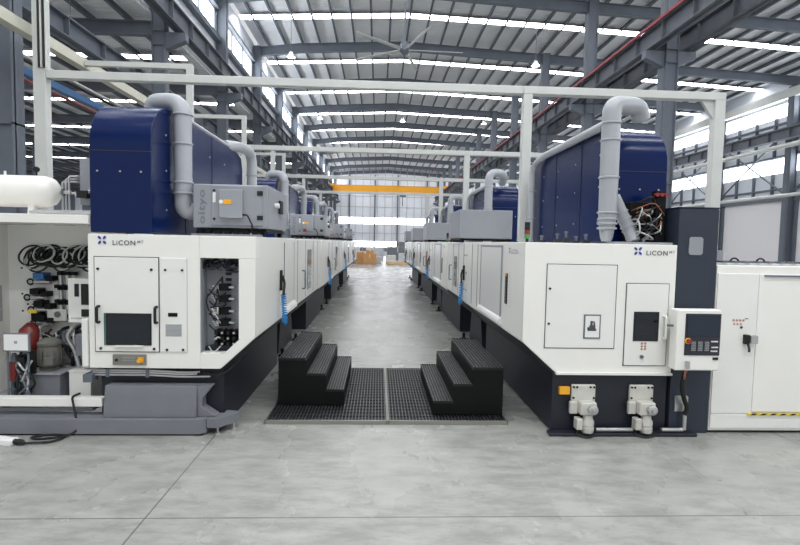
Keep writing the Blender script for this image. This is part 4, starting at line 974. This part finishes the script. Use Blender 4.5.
# ================================================================== platforms and step units in the aisle
def platform(x0, x1, label):
    o = thing('floor_platform', label, 'platform', ((x0+x1)/2, 6.5, 0))
    MB().box(x0, x1, 5.4, 7.69, 0, .022).build('tray', M['tray'], o, smooth=False)
    mb = MB().box(x0, x1, 5.38, 5.4, 0, .045).box(x0, x1, 7.69, 7.7, 0, .045).box(x0-.004, x0+.008, 5.38, 7.7, 0, .045).box(x1-.008, x1+.004, 5.38, 7.7, 0, .045)
    mb.build('edge_frame', M['edge'], o, smooth=False)
    mb = MB(); n = int((x1-x0)/.036)
    for i in range(n):
        xx = x0+.02+i*(x1-x0-.04)/(n-1); mb.box(xx-.0045, xx+.0045, 5.405, 7.685, .02, .042)
    mb.build('grating_ribs', M['rib'], o, smooth=False)
    mb = MB(); k = 20
    for i in range(k):
        yy = 5.46+i*2.18/(k-1); mb.box(x0+.01, x1-.01, yy-.01, yy+.006, .024, .032)
    mb.build('grating_cross_bars', M['tray'], o, smooth=False)
platform(-1.2, .13, 'black ribbed floor platform under the step unit nearer the open hydraulic cabinet')
platform(.145, 1.47, 'black ribbed floor platform under the step unit nearer the control panel')
def steps(xs, y0, y1, label):
    """xs: list of (x0,x1,z) treads, the highest first"""
    s = 1 if xs[-1][0] > xs[0][0] else -1
    o = thing('step_unit', label, 'steps', ((xs[0][0]+xs[-1][1])/2, (y0+y1)/2, .046))
    pts = []
    if s > 0:
        pts = [(xs[0][0], .047), (xs[0][0], xs[0][2]-.03)]
        for i, (a, b, z) in enumerate(xs):
            nb = xs[i+1][0] if i+1 < len(xs) else b
            pts += [(nb, z-.03)]; pts += [(nb, xs[i+1][2]-.03 if i+1 < len(xs) else .047)]
    else:
        pts = [(xs[0][1], .047), (xs[0][1], xs[0][2]-.03)]
        for i, (a, b, z) in enumerate(xs):
            nb = xs[i+1][1] if i+1 < len(xs) else a
            pts += [(nb, z-.03)]; pts += [(nb, xs[i+1][2]-.03 if i+1 < len(xs) else .047)]
    MB().prism(pts, 'Y', y0+.015, y1-.015).build('frame', M['black'], o, .004)
    for (a, b, z) in xs:
        tr = MB().box(a, b, y0, y1, z-.028, z-.012).box(a, b, y0-.001, y0+.008, z-.028, z+.002).box(a, b, y1-.008, y1, z-.028, z+.002).build('tread', M['tray'], o, smooth=False)
        mb = MB(); n = 9 if b-a > .28 else 7
        for i in range(n):
            xx = a+.012+i*(b-a-.024)/(n-1); mb.box(xx-.0045, xx+.0045, y0+.008, y1-.008, z-.014, z)
        mb.build('tread_ribs', M['rib'], tr, smooth=False)
steps([(-1.157, -.84, .613), (-.826, -.605, .43), (-.594, -.38, .24)], 5.88, 7.61, 'black three-tread step unit against the tank-side row')
steps([(1.105, 1.457, .6), (.89, 1.1, .407), (.655, .885, .21)], 5.56, 7.28, 'black three-tread step unit against the control-panel row')

# ================================================================== floor clutter
o = thing('power_strip', 'white power strip on the floor with a black cable plugged in', 'power strip', (-3.5, 4.9, 0))
ps = MB(); a = Vector((-3.95, 4.96, 0)); b = Vector((-3.44, 4.83, 0)); dd = (b-a).normalized(); e = Vector((-dd.y, dd.x, 0))*.055
ps.add([a-e, b-e, b+e, a+e]+[v+Vector((0, 0, .05)) for v in (a-e*.85, b-e*.85, b+e*.85, a+e*.85)], [(0,3,2,1),(4,5,6,7),(0,1,5,4),(1,2,6,5),(2,3,7,6),(3,0,4,7)])
ps.build('strip_body', M['paper'], o, .006)
pg = MB(); a2 = b+dd*.0; pg.tube([a2+Vector((0, 0, .03)), a2+dd*.08+Vector((0, 0, .03)), a2+dd*.12+Vector((0, 0, .025))], [.026, .026, .012], 10); pg.build('plug', M['rubber'], o)
cb = fillet([(-3.32, 4.8, .025), (-3.1, 4.86, .014), (-3.05, 5.02, .014), (-3.25, 5.05, .014), (-3.4, 4.97, .014), (-3.3, 4.92, .014), (-3.06, 4.99, .016), (-2.98, 5.06, .05), (-3.02, 5.08, .2), (-3.07, 5.115, .365), (-3.08, 5.16, .372), (-3.09, 5.28, .36)], .12, 6)
tag(MB().tube(cb, .011, 8).build('power_cable', M['rubber']), 'black power cable running from the power strip over the white cabinet sill', 'cable')

# cartons and wrapped goods at the far end of the aisle
def carton(x, y, w, d, h, m, label, name='carton', cat='box', z=0):
    o = thing(name, label, cat, (x, y, z), 'packed goods at the far end of the aisle')
    MB().box(x-w/2, x+w/2, y-d/2, y+d/2, z+.002, z+h).build('body', M[m], o, .03)
    MB().box(x-.06, x+.06, y-d/2-.004, y+d/2+.004, z+h*.6, z+h+.004).build('tape', M['card2'] if m == 'card' else M['gantry'], o, smooth=False)
carton(-2.0, 46.2, 1.5, 1.2, 1.05, 'card', 'big brown carton at the aisle end beside the tank-side row')
carton(-.75, 45.6, 1.2, 1.0, .95, 'card', 'brown carton at the aisle end next to the big one')
carton(-.75, 45.65, .7, .7, .3, 'card', 'small brown carton lying on the second carton at the aisle end', z=.953)
carton(-.0, 46.2, .6, .6, .7, 'wrap', 'pale wrapped pack between the brown cartons and the pine crates', 'wrapped_pack', 'pack')
carton(1.9, 45.4, 2.2, .9, .32, 'card2', 'long low pale pine crate at the aisle end', 'wooden_crate', 'crate')
carton(3.9, 45.6, 1.5, .9, .42, 'card2', 'pale pine crate beside the control-panel row at the aisle end', 'wooden_crate', 'crate')
carton(1.2, 46.8, .9, .8, .8, 'wrap', 'pale wrapped pack standing behind the long pine crate', 'wrapped_pack', 'pack')
carton(2.5, 47.4, 1.1, .9, 1.0, 'wrap', 'second pale wrapped pack behind the long pine crate', 'wrapped_pack', 'pack')
carton(4.0, 48.2, 1.4, .9, 1.2, 'wrap', 'tall pale wrapped pack behind the short pine crate', 'wrapped_pack', 'pack')
for i, (x_, y_, w_, h_, m_) in enumerate(((-3.2, 56, 2.2, 1.5, 'wrap'), (-.4, 58, 2.0, 1.3, 'wrap'), (2.2, 57, 2.4, 1.5, 'greyd'), (5.2, 58, 2.2, 1.9, 'grey'))):
    carton(x_, y_, w_, 1.4, h_, m_, ['pale wrapped machine crate far behind the big brown carton', 'low pale machine crate far behind the second carton', 'dark grey machine crate far behind the wrapped packs', 'tall grey machine crate far behind the short pine crate'][i], 'machine_crate', 'crate')

# ================================================================== light, sky, camera
W = bpy.data.worlds.new('overcast_sky'); SC.world = W; W.use_nodes = True
bg = W.node_tree.nodes['Background']; bg.inputs['Color'].default_value = (.93, .97, 1.0, 1); bg.inputs['Strength'].default_value = .7

def area(name, x, y, z, sx, sy, p):
    l = bpy.data.lights.new(name, 'AREA'); l.shape = 'RECTANGLE'; l.size = sx; l.size_y = sy; l.energy = p; l.color = (.97, .985, 1)
    o = bpy.data.objects.new(name, l); COL.objects.link(o); o.location = (x, y, z); return o
for yb, p in ((-5.4, 680), (.6, 640), (6.6, 280), (12.6, 160)):
    area('skylight_fill', 1.3, yb, 12.3, 14, .42, p)  # added fill lights below the roof strips, brightening the front bays

cam = bpy.data.cameras.new('camera'); co = bpy.data.objects.new('camera', cam); COL.objects.link(co); SC.camera = co
psi, th, ph = math.radians(2.55), math.radians(3.43), math.radians(1.13)
F = Vector((math.sin(psi)*math.cos(th), math.cos(psi)*math.cos(th), -math.sin(th)))
r0_ = Vector((math.cos(psi), -math.sin(psi), 0)); u0_ = r0_.cross(F)
R = r0_*math.cos(ph)+u0_*math.sin(ph); U = -r0_*math.sin(ph)+u0_*math.cos(ph)
co.matrix_world = Matrix(((R.x, U.x, -F.x, 0), (R.y, U.y, -F.y, 0), (R.z, U.z, -F.z, 2.0), (0, 0, 0, 1)))
cam.sensor_fit = 'HORIZONTAL'; cam.sensor_width = 36; cam.lens = 500/800*36; cam.clip_start = .05; cam.clip_end = 300
vs = SC.view_settings; vs.view_transform = 'Standard'; vs.look = 'None'; vs.gamma = 1; vs.use_curve_mapping = False; vs.exposure = .04
SC.cycles.use_denoising = True; SC.cycles.max_bounces = 8; SC.cycles.diffuse_bounces = 5
